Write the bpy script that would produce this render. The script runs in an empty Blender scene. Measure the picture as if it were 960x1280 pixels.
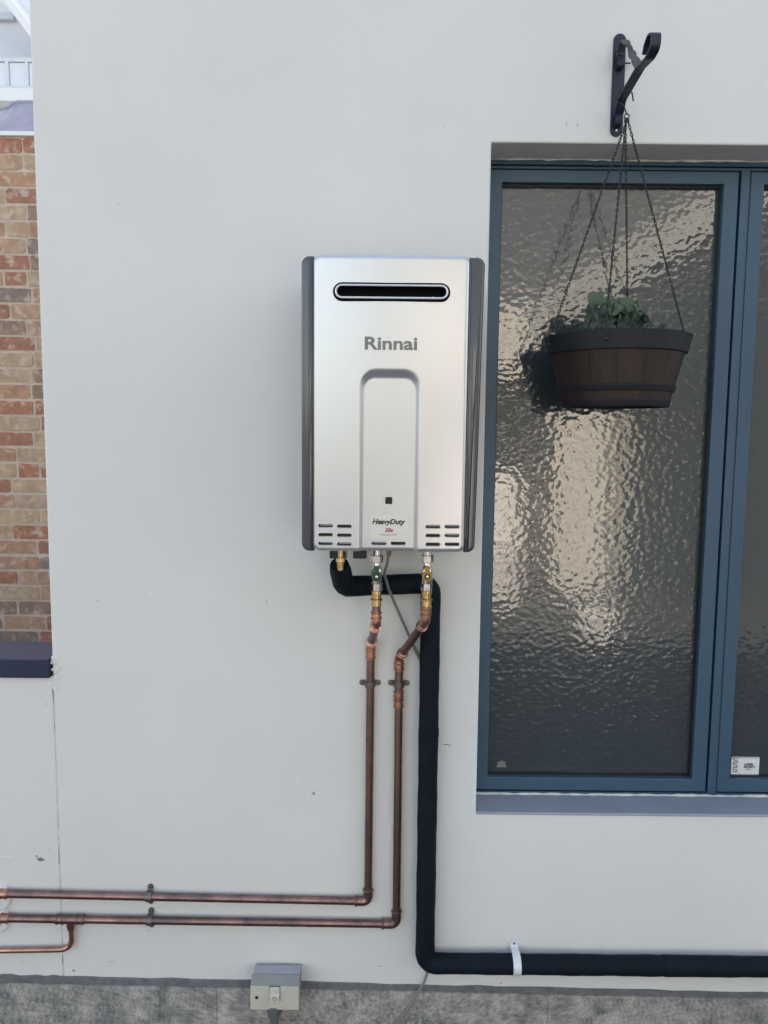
import bpy, bmesh, math, random
from mathutils import Vector, Matrix
random.seed(7)
R = math.radians
scene = bpy.context.scene
COL = scene.collection

# ------------------------------------------------------------------ camera
CAM = Vector((0.0, -1.82, 1.60))
PITCH, ROLL, YAW = R(5.9), R(0.57), R(0.0)
FPX = 960.0                                   # focal length in pixels of the 960 px wide picture
ROT = Matrix.Rotation(YAW, 3, 'Z') @ Matrix.Rotation(R(90) - PITCH, 3, 'X') @ Matrix.Rotation(ROLL, 3, 'Z')
cam = bpy.data.cameras.new('camera')
cam.sensor_fit = 'HORIZONTAL'; cam.sensor_width = 36.0; cam.lens = 36.0 * FPX / 960.0
cam.clip_start = 0.05; cam.clip_end = 500
camo = bpy.data.objects.new('camera', cam); COL.objects.link(camo)
camo.matrix_world = Matrix.Translation(CAM) @ ROT.to_4x4()
scene.camera = camo

# ------------------------------------------------------------------ light
SUN_EL, SUN_AZ = R(38), R(12)                 # azimuth: turned from +Y towards -X
w = bpy.data.worlds.new('World'); scene.world = w; w.use_nodes = True
nt = w.node_tree
sky = nt.nodes.new('ShaderNodeTexSky'); sky.sky_type = 'NISHITA'; sky.sun_disc = False
sky.sun_elevation = SUN_EL; sky.sun_rotation = -SUN_AZ
sky.air_density = 1.0; sky.dust_density = 2.2; sky.ozone_density = 1.0
bg = nt.nodes['Background']; bg.inputs['Strength'].default_value = 0.13
nt.links.new(sky.outputs[0], bg.inputs[0])
sd = Vector((-math.sin(SUN_AZ) * math.cos(SUN_EL), math.cos(SUN_AZ) * math.cos(SUN_EL), math.sin(SUN_EL)))
sun = bpy.data.lights.new('sun', 'SUN'); sun.energy = 4.4; sun.angle = R(0.5); sun.color = (1.0, 0.965, 0.92)
suno = bpy.data.objects.new('sun', sun); COL.objects.link(suno)
suno.rotation_euler = (-sd).to_track_quat('-Z', 'Y').to_euler()
suno.location = (0, 0, 10)
vs = scene.view_settings
vs.view_transform = 'Standard'; vs.look = 'None'; vs.gamma = 1.0; vs.exposure = 2.25
vs.use_white_balance = True; vs.white_balance_temperature = 8450; vs.white_balance_tint = 13
try:
    scene.render.engine = 'CYCLES'
except Exception:
    pass

# ------------------------------------------------------------------ measuring helpers
def at(px, py, Y):
    """point of the plane y = Y behind a pixel of the 960 x 1280 photograph"""
    d = ROT @ Vector(((px - 480.0) / FPX, -(py - 640.0) / FPX, -1.0))
    t = (Y - CAM.y) / d.y
    return CAM + d * t
GLASS_Y = 0.125
def mirrored(px, py, Y):
    """point of the plane y = Y that the window glass shows at a pixel"""
    p = at(px, py, 2 * GLASS_Y - Y)
    return Vector((p.x, Y, p.z))

# ------------------------------------------------------------------ materials
MATS = {}
def mat(name, color, rough=0.6, metal=0.0, noise=None, bump=None, spec=0.5, coat=0.0, ior=None):
    """noise = (scale, amount) colour variation; bump = (scale, distance)"""
    m = bpy.data.materials.new(name); m.use_nodes = True
    n = m.node_tree; b = n.nodes['Principled BSDF']
    b.inputs['Base Color'].default_value = (*color, 1)
    b.inputs['Roughness'].default_value = rough
    b.inputs['Metallic'].default_value = metal
    b.inputs['Specular IOR Level'].default_value = spec
    b.inputs['Coat Weight'].default_value = coat
    if ior: b.inputs['IOR'].default_value = ior
    tc = n.nodes.new('ShaderNodeTexCoord')
    if noise:
        t = n.nodes.new('ShaderNodeTexNoise'); t.inputs['Scale'].default_value = noise[0]
        t.inputs['Detail'].default_value = 6; t.inputs['Roughness'].default_value = 0.62
        n.links.new(tc.outputs['Object'], t.inputs['Vector'])
        r = n.nodes.new('ShaderNodeMapRange')
        r.inputs['From Min'].default_value = 0.3; r.inputs['From Max'].default_value = 0.7
        r.inputs['To Min'].default_value = 1 - noise[1]; r.inputs['To Max'].default_value = 1 + noise[1]
        n.links.new(t.outputs['Fac'], r.inputs['Value'])
        mx = n.nodes.new('ShaderNodeVectorMath'); mx.operation = 'SCALE'
        mx.inputs[0].default_value = color
        n.links.new(r.outputs[0], mx.inputs['Scale'])
        n.links.new(mx.outputs[0], b.inputs['Base Color'])
        rr = n.nodes.new('ShaderNodeMapRange')
        rr.inputs['To Min'].default_value = max(0, rough - 0.12); rr.inputs['To Max'].default_value = min(1, rough + 0.12)
        n.links.new(t.outputs['Fac'], rr.inputs['Value']); n.links.new(rr.outputs[0], b.inputs['Roughness'])
    if bump:
        t2 = n.nodes.new('ShaderNodeTexNoise'); t2.inputs['Scale'].default_value = bump[0]; t2.inputs['Detail'].default_value = 4
        n.links.new(tc.outputs['Object'], t2.inputs['Vector'])
        bp = n.nodes.new('ShaderNodeBump'); bp.inputs['Distance'].default_value = bump[1]
        n.links.new(t2.outputs['Fac'], bp.inputs['Height']); n.links.new(bp.outputs[0], b.inputs['Normal'])
    MATS[name] = m
    return m

mat('silver', (0.60, 0.603, 0.615), 0.31, 0.72, bump=(900, 0.00003))
mat('trim', (0.060, 0.064, 0.076), 0.22, 0.2, noise=(3, 0.1), coat=0.4)
mat('seal_black', (0.01, 0.012, 0.016), 0.5)
mat('casing_grey', (0.16, 0.165, 0.17), 0.45, 0.3)
mat('outlet_black', (0.0035, 0.0045, 0.007), 0.75, spec=0.12)
mat('slot_dark', (0.012, 0.012, 0.013), 0.6)
mat('rim_white', (0.78, 0.79, 0.8), 0.3, 0.3)
mat('print_grey', (0.20, 0.195, 0.19), 0.5)
mat('print_black', (0.015, 0.015, 0.017), 0.5)
mat('print_red', (0.33, 0.015, 0.02), 0.5)
mat('sticker_grey', (0.64, 0.63, 0.62), 0.40, 0.5)
mat('lens_black', (0.004, 0.004, 0.005), 0.25)
mat('foam', (0.0032, 0.0085, 0.0140), 0.7, noise=(14, 0.25), bump=(60, 0.0012), spec=0.18)
mat('chrome', (0.62, 0.61, 0.60), 0.22, 1.0, noise=(60, 0.15))
mat('brass', (0.56, 0.385, 0.19), 0.26, 1.0, noise=(50, 0.35))
mat('green_paint', (0.012, 0.085, 0.045), 0.35)
mat('yellow_paint', (0.42, 0.25, 0.02), 0.4)
mat('clip_metal', (0.19, 0.165, 0.155), 0.45, 0.8, noise=(80, 0.25))
mat('white_metal', (0.72, 0.74, 0.78), 0.35, 0.1)
mat('white_plastic', (0.74, 0.74, 0.74), 0.4)
mat('cable_grey', (0.20, 0.20, 0.20), 0.5)
mat('switch_cream', (0.55, 0.51, 0.42), 0.5, noise=(25, 0.06))
mat('switch_grey', (0.265, 0.272, 0.255), 0.5, noise=(25, 0.08))
mat('switch_top', (0.36, 0.36, 0.395), 0.5, noise=(30, 0.08))
mat('frame_blue', (0.036, 0.088, 0.136), 0.42, noise=(4, 0.08))
mat('sill_blue', (0.31, 0.345, 0.39), 0.6, noise=(6, 0.1))
mat('soffit_grey', (0.64, 0.63, 0.625), 0.75, noise=(5, 0.12))
mat('sealant', (0.66, 0.66, 0.62), 0.6, noise=(40, 0.2))
mat('coping_navy', (0.034, 0.040, 0.074), 0.8, noise=(8, 0.1), bump=(120, 0.0003), spec=0.2)
mat('bracket_black', (0.009, 0.015, 0.036), 0.42, noise=(30, 0.2))
mat('bracket_worn', (0.055, 0.055, 0.062), 0.5, noise=(30, 0.3))
mat('chain_black', (0.010, 0.011, 0.014), 0.45)
mat('tub_rim', (0.0065, 0.0085, 0.0125), 0.6, noise=(12, 0.15))
mat('soil', (0.022, 0.016, 0.012), 0.95, noise=(60, 0.4), bump=(80, 0.006))
mat('stem', (0.05, 0.09, 0.03), 0.6)
mat('mortar_strip', (0.15, 0.148, 0.15), 0.9, noise=(50, 0.25), bump=(90, 0.002))
mat('mortar', (0.56, 0.445, 0.35), 0.95, noise=(14, 0.15), bump=(150, 0.002))
mat('paving', (0.068, 0.076, 0.086), 0.85, noise=(9, 0.7), bump=(60, 0.002))
mat('charcoal_wall', (0.031, 0.042, 0.051), 0.85, noise=(8, 0.55))
mat('grey_wall', (0.080, 0.102, 0.122), 0.85, noise=(6, 0.4))
mat('cream_paint', (0.57, 0.585, 0.575), 0.6, noise=(3, 0.06))
mat('stone_paint', (0.33, 0.36, 0.375), 0.6, noise=(3, 0.1))
mat('pale_paint', (0.74, 0.75, 0.78), 0.6)
mat('white_render', (0.82, 0.82, 0.83), 0.7)
mat('ridge_grey', (0.30, 0.29, 0.35), 0.7, noise=(9, 0.2))
mat('roof_slate', (0.10, 0.097, 0.12), 0.7, noise=(9, 0.2))
mat('rail_white', (0.66, 0.68, 0.70), 0.5)
mat('rail_metal', (0.42, 0.44, 0.46), 0.4, 0.6)
mat('clear_panel', (0.72, 0.75, 0.80), 0.12, spec=0.6)

def wall_paint(name, marks):
    m = mat(name, (0.70, 0.685, 0.655), 0.72)
    n = m.node_tree; b = n.nodes['Principled BSDF']; L = n.links
    geo = n.nodes.new('ShaderNodeNewGeometry')
    # broad, faint unevenness of the paint
    t = n.nodes.new('ShaderNodeTexNoise'); t.inputs['Scale'].default_value = 1.7; t.inputs['Detail'].default_value = 4
    t.inputs['Roughness'].default_value = 0.6
    L.new(geo.outputs['Position'], t.inputs['Vector'])
    cr = n.nodes.new('ShaderNodeValToRGB')
    cr.color_ramp.elements[0].position = 0.3; cr.color_ramp.elements[0].color = (0.668, 0.656, 0.626, 1)
    cr.color_ramp.elements[1].position = 0.7; cr.color_ramp.elements[1].color = (0.722, 0.708, 0.680, 1)
    L.new(t.outputs['Fac'], cr.inputs[0])
    cur = cr.outputs[0]
    # small specks
    v = n.nodes.new('ShaderNodeTexVoronoi'); v.inputs['Scale'].default_value = 7.0
    L.new(geo.outputs['Position'], v.inputs['Vector'])
    s1 = n.nodes.new('ShaderNodeMath'); s1.operation = 'LESS_THAN'; s1.inputs[1].default_value = 0.016
    L.new(v.outputs['Distance'], s1.inputs[0])
    s2 = n.nodes.new('ShaderNodeMath'); s2.operation = 'MULTIPLY'; s2.inputs[1].default_value = 0.38
    L.new(s1.outputs[0], s2.inputs[0])
    mx = n.nodes.new('ShaderNodeMix'); mx.data_type = 'RGBA'
    L.new(s2.outputs[0], mx.inputs['Factor']); L.new(cur, mx.inputs['A']); mx.inputs['B'].default_value = (0.30, 0.27, 0.24, 1)
    cur = mx.outputs['Result']
    L.new(cur, b.inputs['Base Color'])
    # trowelled render under the paint: broad waves, fine grain
    t1 = n.nodes.new('ShaderNodeTexNoise'); t1.inputs['Scale'].default_value = 6; t1.inputs['Detail'].default_value = 1
    t2 = n.nodes.new('ShaderNodeTexNoise'); t2.inputs['Scale'].default_value = 160; t2.inputs['Detail'].default_value = 2
    for q in (t1, t2): L.new(geo.outputs['Position'], q.inputs['Vector'])
    b1 = n.nodes.new('ShaderNodeBump'); b1.inputs['Distance'].default_value = 0.004; b1.inputs['Strength'].default_value = 0.6
    b2 = n.nodes.new('ShaderNodeBump'); b2.inputs['Distance'].default_value = 0.0006; b2.inputs['Strength'].default_value = 0.6
    L.new(t1.outputs['Fac'], b1.inputs['Height']); L.new(t2.outputs['Fac'], b2.inputs['Height'])
    L.new(b1.outputs[0], b2.inputs['Normal']); L.new(b2.outputs[0], b.inputs['Normal'])
    return m
wall_paint('wall_paint', [])
for nm, c in (('scuff_grey', (.36, .355, .36)), ('scuff_dark', (.22, .21, .20)), ('scuff_brown', (.22, .15, .10)), ('scuff_pale', (.80, .79, .76)), ('joint_grey', (.58, .57, .55))):
    mat(nm, c, .8, noise=(120, .3))

def copper(name, col_a, col_b, rough):
    """copper tube: clean metal broken by brown oxide"""
    m = mat(name, col_a, rough, 1.0); n = m.node_tree; b = n.nodes['Principled BSDF']; L = n.links
    geo = n.nodes.new('ShaderNodeNewGeometry')
    t = n.nodes.new('ShaderNodeTexNoise'); t.inputs['Scale'].default_value = 11; t.inputs['Detail'].default_value = 9; t.inputs['Roughness'].default_value = .72
    L.new(geo.outputs['Position'], t.inputs['Vector'])
    cr = n.nodes.new('ShaderNodeValToRGB')
    cr.color_ramp.elements[0].position = .40; cr.color_ramp.elements[0].color = (*col_b, 1)
    cr.color_ramp.elements[1].position = .66; cr.color_ramp.elements[1].color = (*col_a, 1)
    L.new(t.outputs['Fac'], cr.inputs[0]); L.new(cr.outputs[0], b.inputs['Base Color'])
    mr = n.nodes.new('ShaderNodeMapRange'); mr.inputs['From Min'].default_value = .35; mr.inputs['From Max'].default_value = .7
    mr.inputs['To Min'].default_value = rough + .22; mr.inputs['To Max'].default_value = rough
    L.new(t.outputs['Fac'], mr.inputs['Value']); L.new(mr.outputs[0], b.inputs['Roughness'])
copper('copper_dull', (0.42, 0.225, 0.185), (0.175, 0.118, 0.113), 0.28)
copper('copper_bright', (0.76, 0.37, 0.26), (0.42, 0.22, 0.17), 0.22)

def stone_tile():
    m = mat('stone_tile', (0.2, 0.2, 0.2), 0.7); n = m.node_tree; b = n.nodes['Principled BSDF']; L = n.links
    geo = n.nodes.new('ShaderNodeNewGeometry'); oi = n.nodes.new('ShaderNodeObjectInfo')
    t = n.nodes.new('ShaderNodeTexNoise'); t.inputs['Scale'].default_value = 14; t.inputs['Detail'].default_value = 10; t.inputs['Roughness'].default_value = .84
    t3 = n.nodes.new('ShaderNodeTexNoise'); t3.inputs['Scale'].default_value = 110; t3.inputs['Detail'].default_value = 6; t3.inputs['Roughness'].default_value = .8
    for q in (t, t3): L.new(geo.outputs['Position'], q.inputs['Vector'])
    ad = n.nodes.new('ShaderNodeMath'); ad.operation = 'MULTIPLY_ADD'; ad.inputs[1].default_value = 0.55
    L.new(t3.outputs['Fac'], ad.inputs[0]); L.new(t.outputs['Fac'], ad.inputs[2])
    rj = n.nodes.new('ShaderNodeMath'); rj.operation = 'MULTIPLY_ADD'; rj.inputs[1].default_value = 0.03
    L.new(oi.outputs['Random'], rj.inputs[0]); L.new(ad.outputs[0], rj.inputs[2])
    cr = n.nodes.new('ShaderNodeValToRGB'); e = cr.color_ramp.elements
    e[0].position = .62; e[0].color = (.07, .097, .094, 1); e[1].position = .96; e[1].color = (.56, .52, .48, 1)
    k = cr.color_ramp.elements.new(.75); k.color = (.24, .225, .205, 1)
    k = cr.color_ramp.elements.new(.84); k.color = (.38, .345, .315, 1)
    L.new(rj.outputs[0], cr.inputs[0]); L.new(cr.outputs[0], b.inputs['Base Color'])
    bp = n.nodes.new('ShaderNodeBump'); bp.inputs['Distance'].default_value = .0015; L.new(t3.outputs['Fac'], bp.inputs['Height'])
    L.new(bp.outputs[0], b.inputs['Normal'])
stone_tile()

def brick_mat(name='brick', island=False):
    m = mat(name, (0.3, 0.2, 0.15), 0.9); n = m.node_tree; b = n.nodes['Principled BSDF']; L = n.links
    oi = n.nodes.new('ShaderNodeObjectInfo'); tc = n.nodes.new('ShaderNodeNewGeometry')
    cr = n.nodes.new('ShaderNodeValToRGB'); cr.color_ramp.interpolation = 'CONSTANT'; e = cr.color_ramp.elements
    cols = [(.42, .175, .11), (.32, .20, .15), (.50, .335, .22), (.46, .25, .16), (.38, .17, .115), (.47, .32, .22), (.28, .195, .16), (.48, .29, .19)]
    e[0].position = 0; e[0].color = (*cols[0], 1); e[1].position = 1 / 8; e[1].color = (*cols[1], 1)
    for i in range(2, 8):
        q = e.new(i / 8); q.color = (*cols[i], 1)
    L.new(tc.outputs['Random Per Island'] if island else oi.outputs['Random'], cr.inputs[0])
    t = n.nodes.new('ShaderNodeTexNoise'); t.inputs['Scale'].default_value = 14; t.inputs['Detail'].default_value = 8; t.inputs['Roughness'].default_value = .7
    L.new(tc.outputs['Position'], t.inputs['Vector'])
    mr = n.nodes.new('ShaderNodeMapRange'); mr.inputs['From Min'].default_value = .3; mr.inputs['From Max'].default_value = .7
    mr.inputs['To Min'].default_value = .72; mr.inputs['To Max'].default_value = 1.25
    L.new(t.outputs['Fac'], mr.inputs['Value'])
    sc = n.nodes.new('ShaderNodeVectorMath'); sc.operation = 'SCALE'
    L.new(cr.outputs[0], sc.inputs[0]); L.new(mr.outputs[0], sc.inputs['Scale'])
    # smears of mortar over the face
    t2 = n.nodes.new('ShaderNodeTexNoise'); t2.inputs['Scale'].default_value = 22; t2.inputs['Detail'].default_value = 6
    L.new(tc.outputs['Position'], t2.inputs['Vector'])
    m2 = n.nodes.new('ShaderNodeMapRange'); m2.inputs['From Min'].default_value = .54; m2.inputs['From Max'].default_value = .68; m2.inputs['To Max'].default_value = .7
    L.new(t2.outputs['Fac'], m2.inputs['Value'])
    mx = n.nodes.new('ShaderNodeMix'); mx.data_type = 'RGBA'; mx.inputs['B'].default_value = (.60, .475, .39, 1)
    L.new(m2.outputs[0], mx.inputs['Factor']); L.new(sc.outputs[0], mx.inputs['A']); L.new(mx.outputs['Result'], b.inputs['Base Color'])
    bp = n.nodes.new('ShaderNodeBump'); bp.inputs['Distance'].default_value = .006; L.new(t.outputs['Fac'], bp.inputs['Height']); L.new(bp.outputs[0], b.inputs['Normal'])
brick_mat(); brick_mat('brick_island', True)

def glass_mat():
    """obscure rolled glass in front of a dark room: sharp reflections broken by the hammered face"""
    m = mat('hammered_glass', (0.036, 0.046, 0.050), 0.03, ior=1.72); n = m.node_tree; b = n.nodes['Principled BSDF']; L = n.links
    geo = n.nodes.new('ShaderNodeNewGeometry')
    mp = n.nodes.new('ShaderNodeMapping'); mp.inputs['Scale'].default_value = (0.84, 1, 1.05)
    L.new(geo.outputs['Position'], mp.inputs['Vector'])
    wn = n.nodes.new('ShaderNodeTexNoise'); wn.inputs['Scale'].default_value = 30; wn.inputs['Detail'].default_value = 1
    L.new(mp.outputs[0], wn.inputs['Vector'])
    wa = n.nodes.new('ShaderNodeVectorMath'); wa.operation = 'SCALE'; wa.inputs['Scale'].default_value = 0.016; L.new(wn.outputs['Color'], wa.inputs[0])
    ws = n.nodes.new('ShaderNodeVectorMath'); L.new(mp.outputs[0], ws.inputs[0]); L.new(wa.outputs[0], ws.inputs[1])
    v = n.nodes.new('ShaderNodeTexVoronoi'); v.feature = 'SMOOTH_F1'; v.inputs['Scale'].default_value = 72; v.inputs['Smoothness'].default_value = 0.9
    L.new(ws.outputs[0], v.inputs['Vector'])
    t = n.nodes.new('ShaderNodeTexNoise'); t.inputs['Scale'].default_value = 90; t.inputs['Detail'].default_value = 1
    L.new(mp.outputs[0], t.inputs['Vector'])
    ad = n.nodes.new('ShaderNodeMath'); ad.operation = 'MULTIPLY_ADD'; ad.inputs[1].default_value = 0.6
    L.new(t.outputs['Fac'], ad.inputs[0]); L.new(v.outputs['Distance'], ad.inputs[2])
    bp = n.nodes.new('ShaderNodeBump'); bp.inputs['Distance'].default_value = 0.00027
    L.new(ad.outputs[0], bp.inputs['Height']); L.new(bp.outputs[0], b.inputs['Normal'])
    # the second, deeper rolled face
    bq = n.nodes.new('ShaderNodeBump'); bq.inputs['Distance'].default_value = 0.0011
    L.new(ad.outputs[0], bq.inputs['Height']); L.new(bq.outputs[0], b.inputs['Coat Normal'])
    b.inputs['Coat Weight'].default_value = 1.0; b.inputs['Coat IOR'].default_value = 1.5; b.inputs['Coat Roughness'].default_value = 0.15
glass_mat()

def stave_mat():
    m = mat('stave', (0.05, 0.03, 0.02), 0.6); n = m.node_tree; b = n.nodes['Principled BSDF']; L = n.links
    tc = n.nodes.new('ShaderNodeTexCoord'); oi = n.nodes.new('ShaderNodeObjectInfo')
    mp = n.nodes.new('ShaderNodeMapping'); mp.inputs['Scale'].default_value = (60, 60, 4); L.new(tc.outputs['Object'], mp.inputs['Vector'])
    t = n.nodes.new('ShaderNodeTexNoise'); t.inputs['Scale'].default_value = 1.5; t.inputs['Detail'].default_value = 6; L.new(mp.outputs[0], t.inputs['Vector'])
    ad = n.nodes.new('ShaderNodeMath'); ad.operation = 'MULTIPLY_ADD'; ad.inputs[1].default_value = .35; L.new(oi.outputs['Random'], ad.inputs[0]); L.new(t.outputs['Fac'], ad.inputs[2])
    cr = n.nodes.new('ShaderNodeValToRGB'); e = cr.color_ramp.elements
    e[0].position = .4; e[0].color = (.012, .0068, .0055, 1); e[1].position = .95; e[1].color = (.036, .0185, .0125, 1)
    L.new(ad.outputs[0], cr.inputs[0]); L.new(cr.outputs[0], b.inputs['Base Color'])
    bp = n.nodes.new('ShaderNodeBump'); bp.inputs['Distance'].default_value = .0008; L.new(t.outputs['Fac'], bp.inputs['Height']); L.new(bp.outputs[0], b.inputs['Normal'])
stave_mat()
def leaf_mat(name, c):
    m = mat(name, c, 0.5, noise=(35, 0.25)); b = m.node_tree.nodes['Principled BSDF']
    b.inputs['Subsurface Weight'].default_value = 0.0
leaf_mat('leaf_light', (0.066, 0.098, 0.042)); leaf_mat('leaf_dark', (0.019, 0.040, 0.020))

# ------------------------------------------------------------------ object helpers
def thing(name, loc, label, cat, group=None):
    o = bpy.data.objects.new(name, None); COL.objects.link(o); o.location = loc; o.empty_display_size = 0.05
    return tag(o, label, cat, group)
def tag(o, label, cat, group=None):
    o['label'] = label; o['category'] = cat
    if group: o['group'] = group
    return o
def world_loc(o):
    v = Vector((0, 0, 0))
    while o is not None:
        v += o.location; o = o.parent
    return v
class MB:
    def __init__(s): s.v = []; s.f = []; s.m = []
    def add(s, vs, fs, mi=0):
        k = len(s.v); s.v += [Vector(q) for q in vs]
        for f in fs: s.f.append([i + k for i in f]); s.m.append(mi)
        return s
    def box(s, a, b, mi=0):
        x0, y0, z0 = a; x1, y1, z1 = b
        return s.add([(x0,y0,z0),(x1,y0,z0),(x1,y1,z0),(x0,y1,z0),(x0,y0,z1),(x1,y0,z1),(x1,y1,z1),(x0,y1,z1)],
                     [(0,3,2,1),(4,5,6,7),(0,1,5,4),(1,2,6,5),(2,3,7,6),(3,0,4,7)], mi)
    def prism(s, poly, y0, y1, mi=0):
        """polygon in (x, z), from y0 (towards the camera) back to y1"""
        n = len(poly)
        vs = [(x, y0, z) for x, z in poly] + [(x, y1, z) for x, z in poly]
        return s.add(vs, [tuple(range(n)), tuple(range(2*n-1, n-1, -1))] + [(i, i+n, (i+1) % n + n, (i+1) % n) for i in range(n)], mi)
    def prism_x(s, poly, x0, x1, mi=0):
        n = len(poly)
        vs = [(x0, y, z) for y, z in poly] + [(x1, y, z) for y, z in poly]
        return s.add(vs, [tuple(range(n-1, -1, -1)), tuple(range(n, 2*n))] + [(i, (i+1) % n, (i+1) % n + n, i+n) for i in range(n)], mi)
    def tube(s, path, r, seg=14, cap=True, mi=0):
        """path of points, r a number or one per point"""
        P = [Vector(p) for p in path]; n = len(P)
        rr = r if isinstance(r, (list, tuple)) else [r] * n
        T = [((P[min(i+1, n-1)] - P[max(i-1, 0)]).normalized()) for i in range(n)]
        ref = Vector((0, 1, 0)) if abs(T[0].y) < .9 else Vector((1, 0, 0))
        u = (ref - T[0] * ref.dot(T[0])).normalized(); vs = []
        for i in range(n):
            u = (u - T[i] * u.dot(T[i])).normalized(); w_ = T[i].cross(u)
            for k in range(seg):
                a = 2 * math.pi * k / seg
                vs.append(P[i] + (u * math.cos(a) + w_ * math.sin(a)) * rr[i])
        fs = [(i*seg + k, i*seg + (k+1) % seg, (i+1)*seg + (k+1) % seg, (i+1)*seg + k) for i in range(n-1) for k in range(seg)]
        if cap: fs += [tuple(range(seg-1, -1, -1)), tuple(range((n-1)*seg, n*seg))]
        return s.add(vs, fs, mi)
    def rod(s, p, d, prof, seg=16, mi=0):
        """lathe: prof = [(distance along d, radius)], starting at p"""
        d = Vector(d).normalized(); ref = Vector((0, 1, 0)) if abs(d.y) < .9 else Vector((1, 0, 0))
        u = (ref - d * ref.dot(d)).normalized(); w_ = d.cross(u); p = Vector(p); vs = []
        for (t, r) in prof:
            for k in range(seg):
                a = 2 * math.pi * (k + .5) / seg
                vs.append(p + d * t + (u * math.cos(a) + w_ * math.sin(a)) * r)
        n = len(prof)
        fs = [(i*seg + k, i*seg + (k+1) % seg, (i+1)*seg + (k+1) % seg, (i+1)*seg + k) for i in range(n-1) for k in range(seg)]
        fs += [tuple(range(seg-1, -1, -1)), tuple(range((n-1)*seg, n*seg))]
        return s.add(vs, fs, mi)
    def build(s, name, m, parent=None, bevel=0, smooth=True, angle=0.6, seg=2):
        o0 = world_loc(parent) if parent else Vector((0, 0, 0))
        me = bpy.data.meshes.new(name); me.from_pydata([tuple(v - o0) for v in s.v], [], s.f)
        ms = m if isinstance(m, (list, tuple)) else [m]
        for q in ms: me.materials.append(MATS[q])
        me.polygons.foreach_set('material_index', s.m)
        bm = bmesh.new(); bm.from_mesh(me); bmesh.ops.recalc_face_normals(bm, faces=bm.faces); bm.to_mesh(me); bm.free()
        if smooth:
            me.polygons.foreach_set('use_smooth', [True] * len(me.polygons)); me.set_sharp_from_angle(angle=angle)
        me.update()
        o = bpy.data.objects.new(name, me); COL.objects.link(o); o.parent = parent
        if bevel:
            b = o.modifiers.new('bevel', 'BEVEL'); b.width = bevel; b.segments = seg; b.limit_method = 'ANGLE'; b.angle_limit = 0.6
            b.harden_normals = False
        return o
def fillet(pts, rad, n=8):
    """polyline with its corners rounded"""
    P = [Vector(p) for p in pts]; out = [P[0]]
    rads = rad if isinstance(rad, (list, tuple)) else [rad] * len(P)
    for i in range(1, len(P) - 1):
        a = (P[i-1] - P[i]); b = (P[i+1] - P[i]); la, lb = a.length, b.length
        a.normalize(); b.normalize(); half = math.acos(max(-1, min(1, a.dot(b)))) / 2
        t = min(rads[i] / max(math.tan(half), 1e-3), la * .48, lb * .48)
        A = P[i] + a * t; B = P[i] + b * t
        for k in range(n + 1):
            q = k / n
            out.append(A * (1-q)**2 + P[i] * 2 * q * (1-q) + B * q**2)
    out.append(P[-1]); return out
def text(body, name, size, center, m, parent, shear=0.0, bold=0.0, depth=0.0006, width=None, tall=1.0):
    c = bpy.data.curves.new(name, 'FONT'); c.body = body; c.size = size; c.align_x = 'CENTER'; c.align_y = 'CENTER'
    c.shear = shear; c.offset = bold; c.extrude = depth; c.resolution_u = 4
    t = bpy.data.objects.new('t', c); COL.objects.link(t)
    dg = bpy.context.evaluated_depsgraph_get(); dg.update()
    me = bpy.data.meshes.new_from_object(t.evaluated_get(dg)); me.name = name
    bpy.data.objects.remove(t); bpy.data.curves.remove(c)
    xs = [v.co.x for v in me.vertices]; ys = [v.co.y for v in me.vertices]
    cx, cy = (min(xs)+max(xs))/2, (min(ys)+max(ys))/2
    k = (width / (max(xs)-min(xs))) if width else 1.0
    o0 = world_loc(parent); C = Vector(center)
    for v in me.vertices:
        q = v.co; v.co = Vector(((q.x-cx)*k, -q.z, (q.y-cy)*k*tall)) + C - o0
    me.materials.clear(); me.materials.append(MATS[m])
    o = bpy.data.objects.new(name, me); COL.objects.link(o); o.parent = parent
    return o
def rounded_rect(x0, z0, x1, z1, r, n=6):
    out = []
    for cx, cz, a0 in ((x1-r, z1-r, 0), (x0+r, z1-r, 90), (x0+r, z0+r, 180), (x1-r, z0+r, 270)):
        for k in range(n+1):
            a = R(a0 + 90*k/n); out.append((cx + r*math.cos(a), cz + r*math.sin(a)))
    return out

# ================================================================== SETTING
def structure(o): o['kind'] = 'structure'; return o
structure(MB().add([(-60,-60,0),(60,-60,0),(60,60,0),(-60,60,0)], [(0,1,2,3)]).build('ground', 'paving'))

# ------------------------------------------------------------------ the rendered house
XL = at(50, 400, 0).x                       # its left corner
WL = (at(611.5, 300, 0).x + at(600, 800, 0).x) / 2
WT = at(700, 178.5, 0).z; WB = at(700, 1016.5, 0).z
WR = WL + 1.30; XR = 4.2; HT = 2.86
print('XL', XL, at(64, 800, 0).x, 'WL', at(614, 190, 0).x, at(596, 1000, 0).x, 'WT', WT, WB)
house = thing('house', (1.0, 1.0, 0), 'off-white rendered house with a deep-set blue window and grey stone tile base', 'house')
FY = 0.105                                  # plane of the window frame
b = MB()
xs = [XL, WL, WR, XR]; zs = [0.0, WB, WT, HT]
vid = {}
for i, x in enumerate(xs):
    for j, z in enumerate(zs):
        vid[i, j] = len(b.v); b.v.append(Vector((x, 0, z)))
for i in range(3):
    for j in range(3):
        if (i, j) != (1, 1):
            b.f.append([vid[i, j], vid[i+1, j], vid[i+1, j+1], vid[i, j+1]]); b.m.append(0)
k = len(b.v)
ring = [(1, 1), (2, 1), (2, 2), (1, 2)]
for (i, j) in ring: b.v.append(Vector((xs[i], 0.25, zs[j])))
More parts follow.
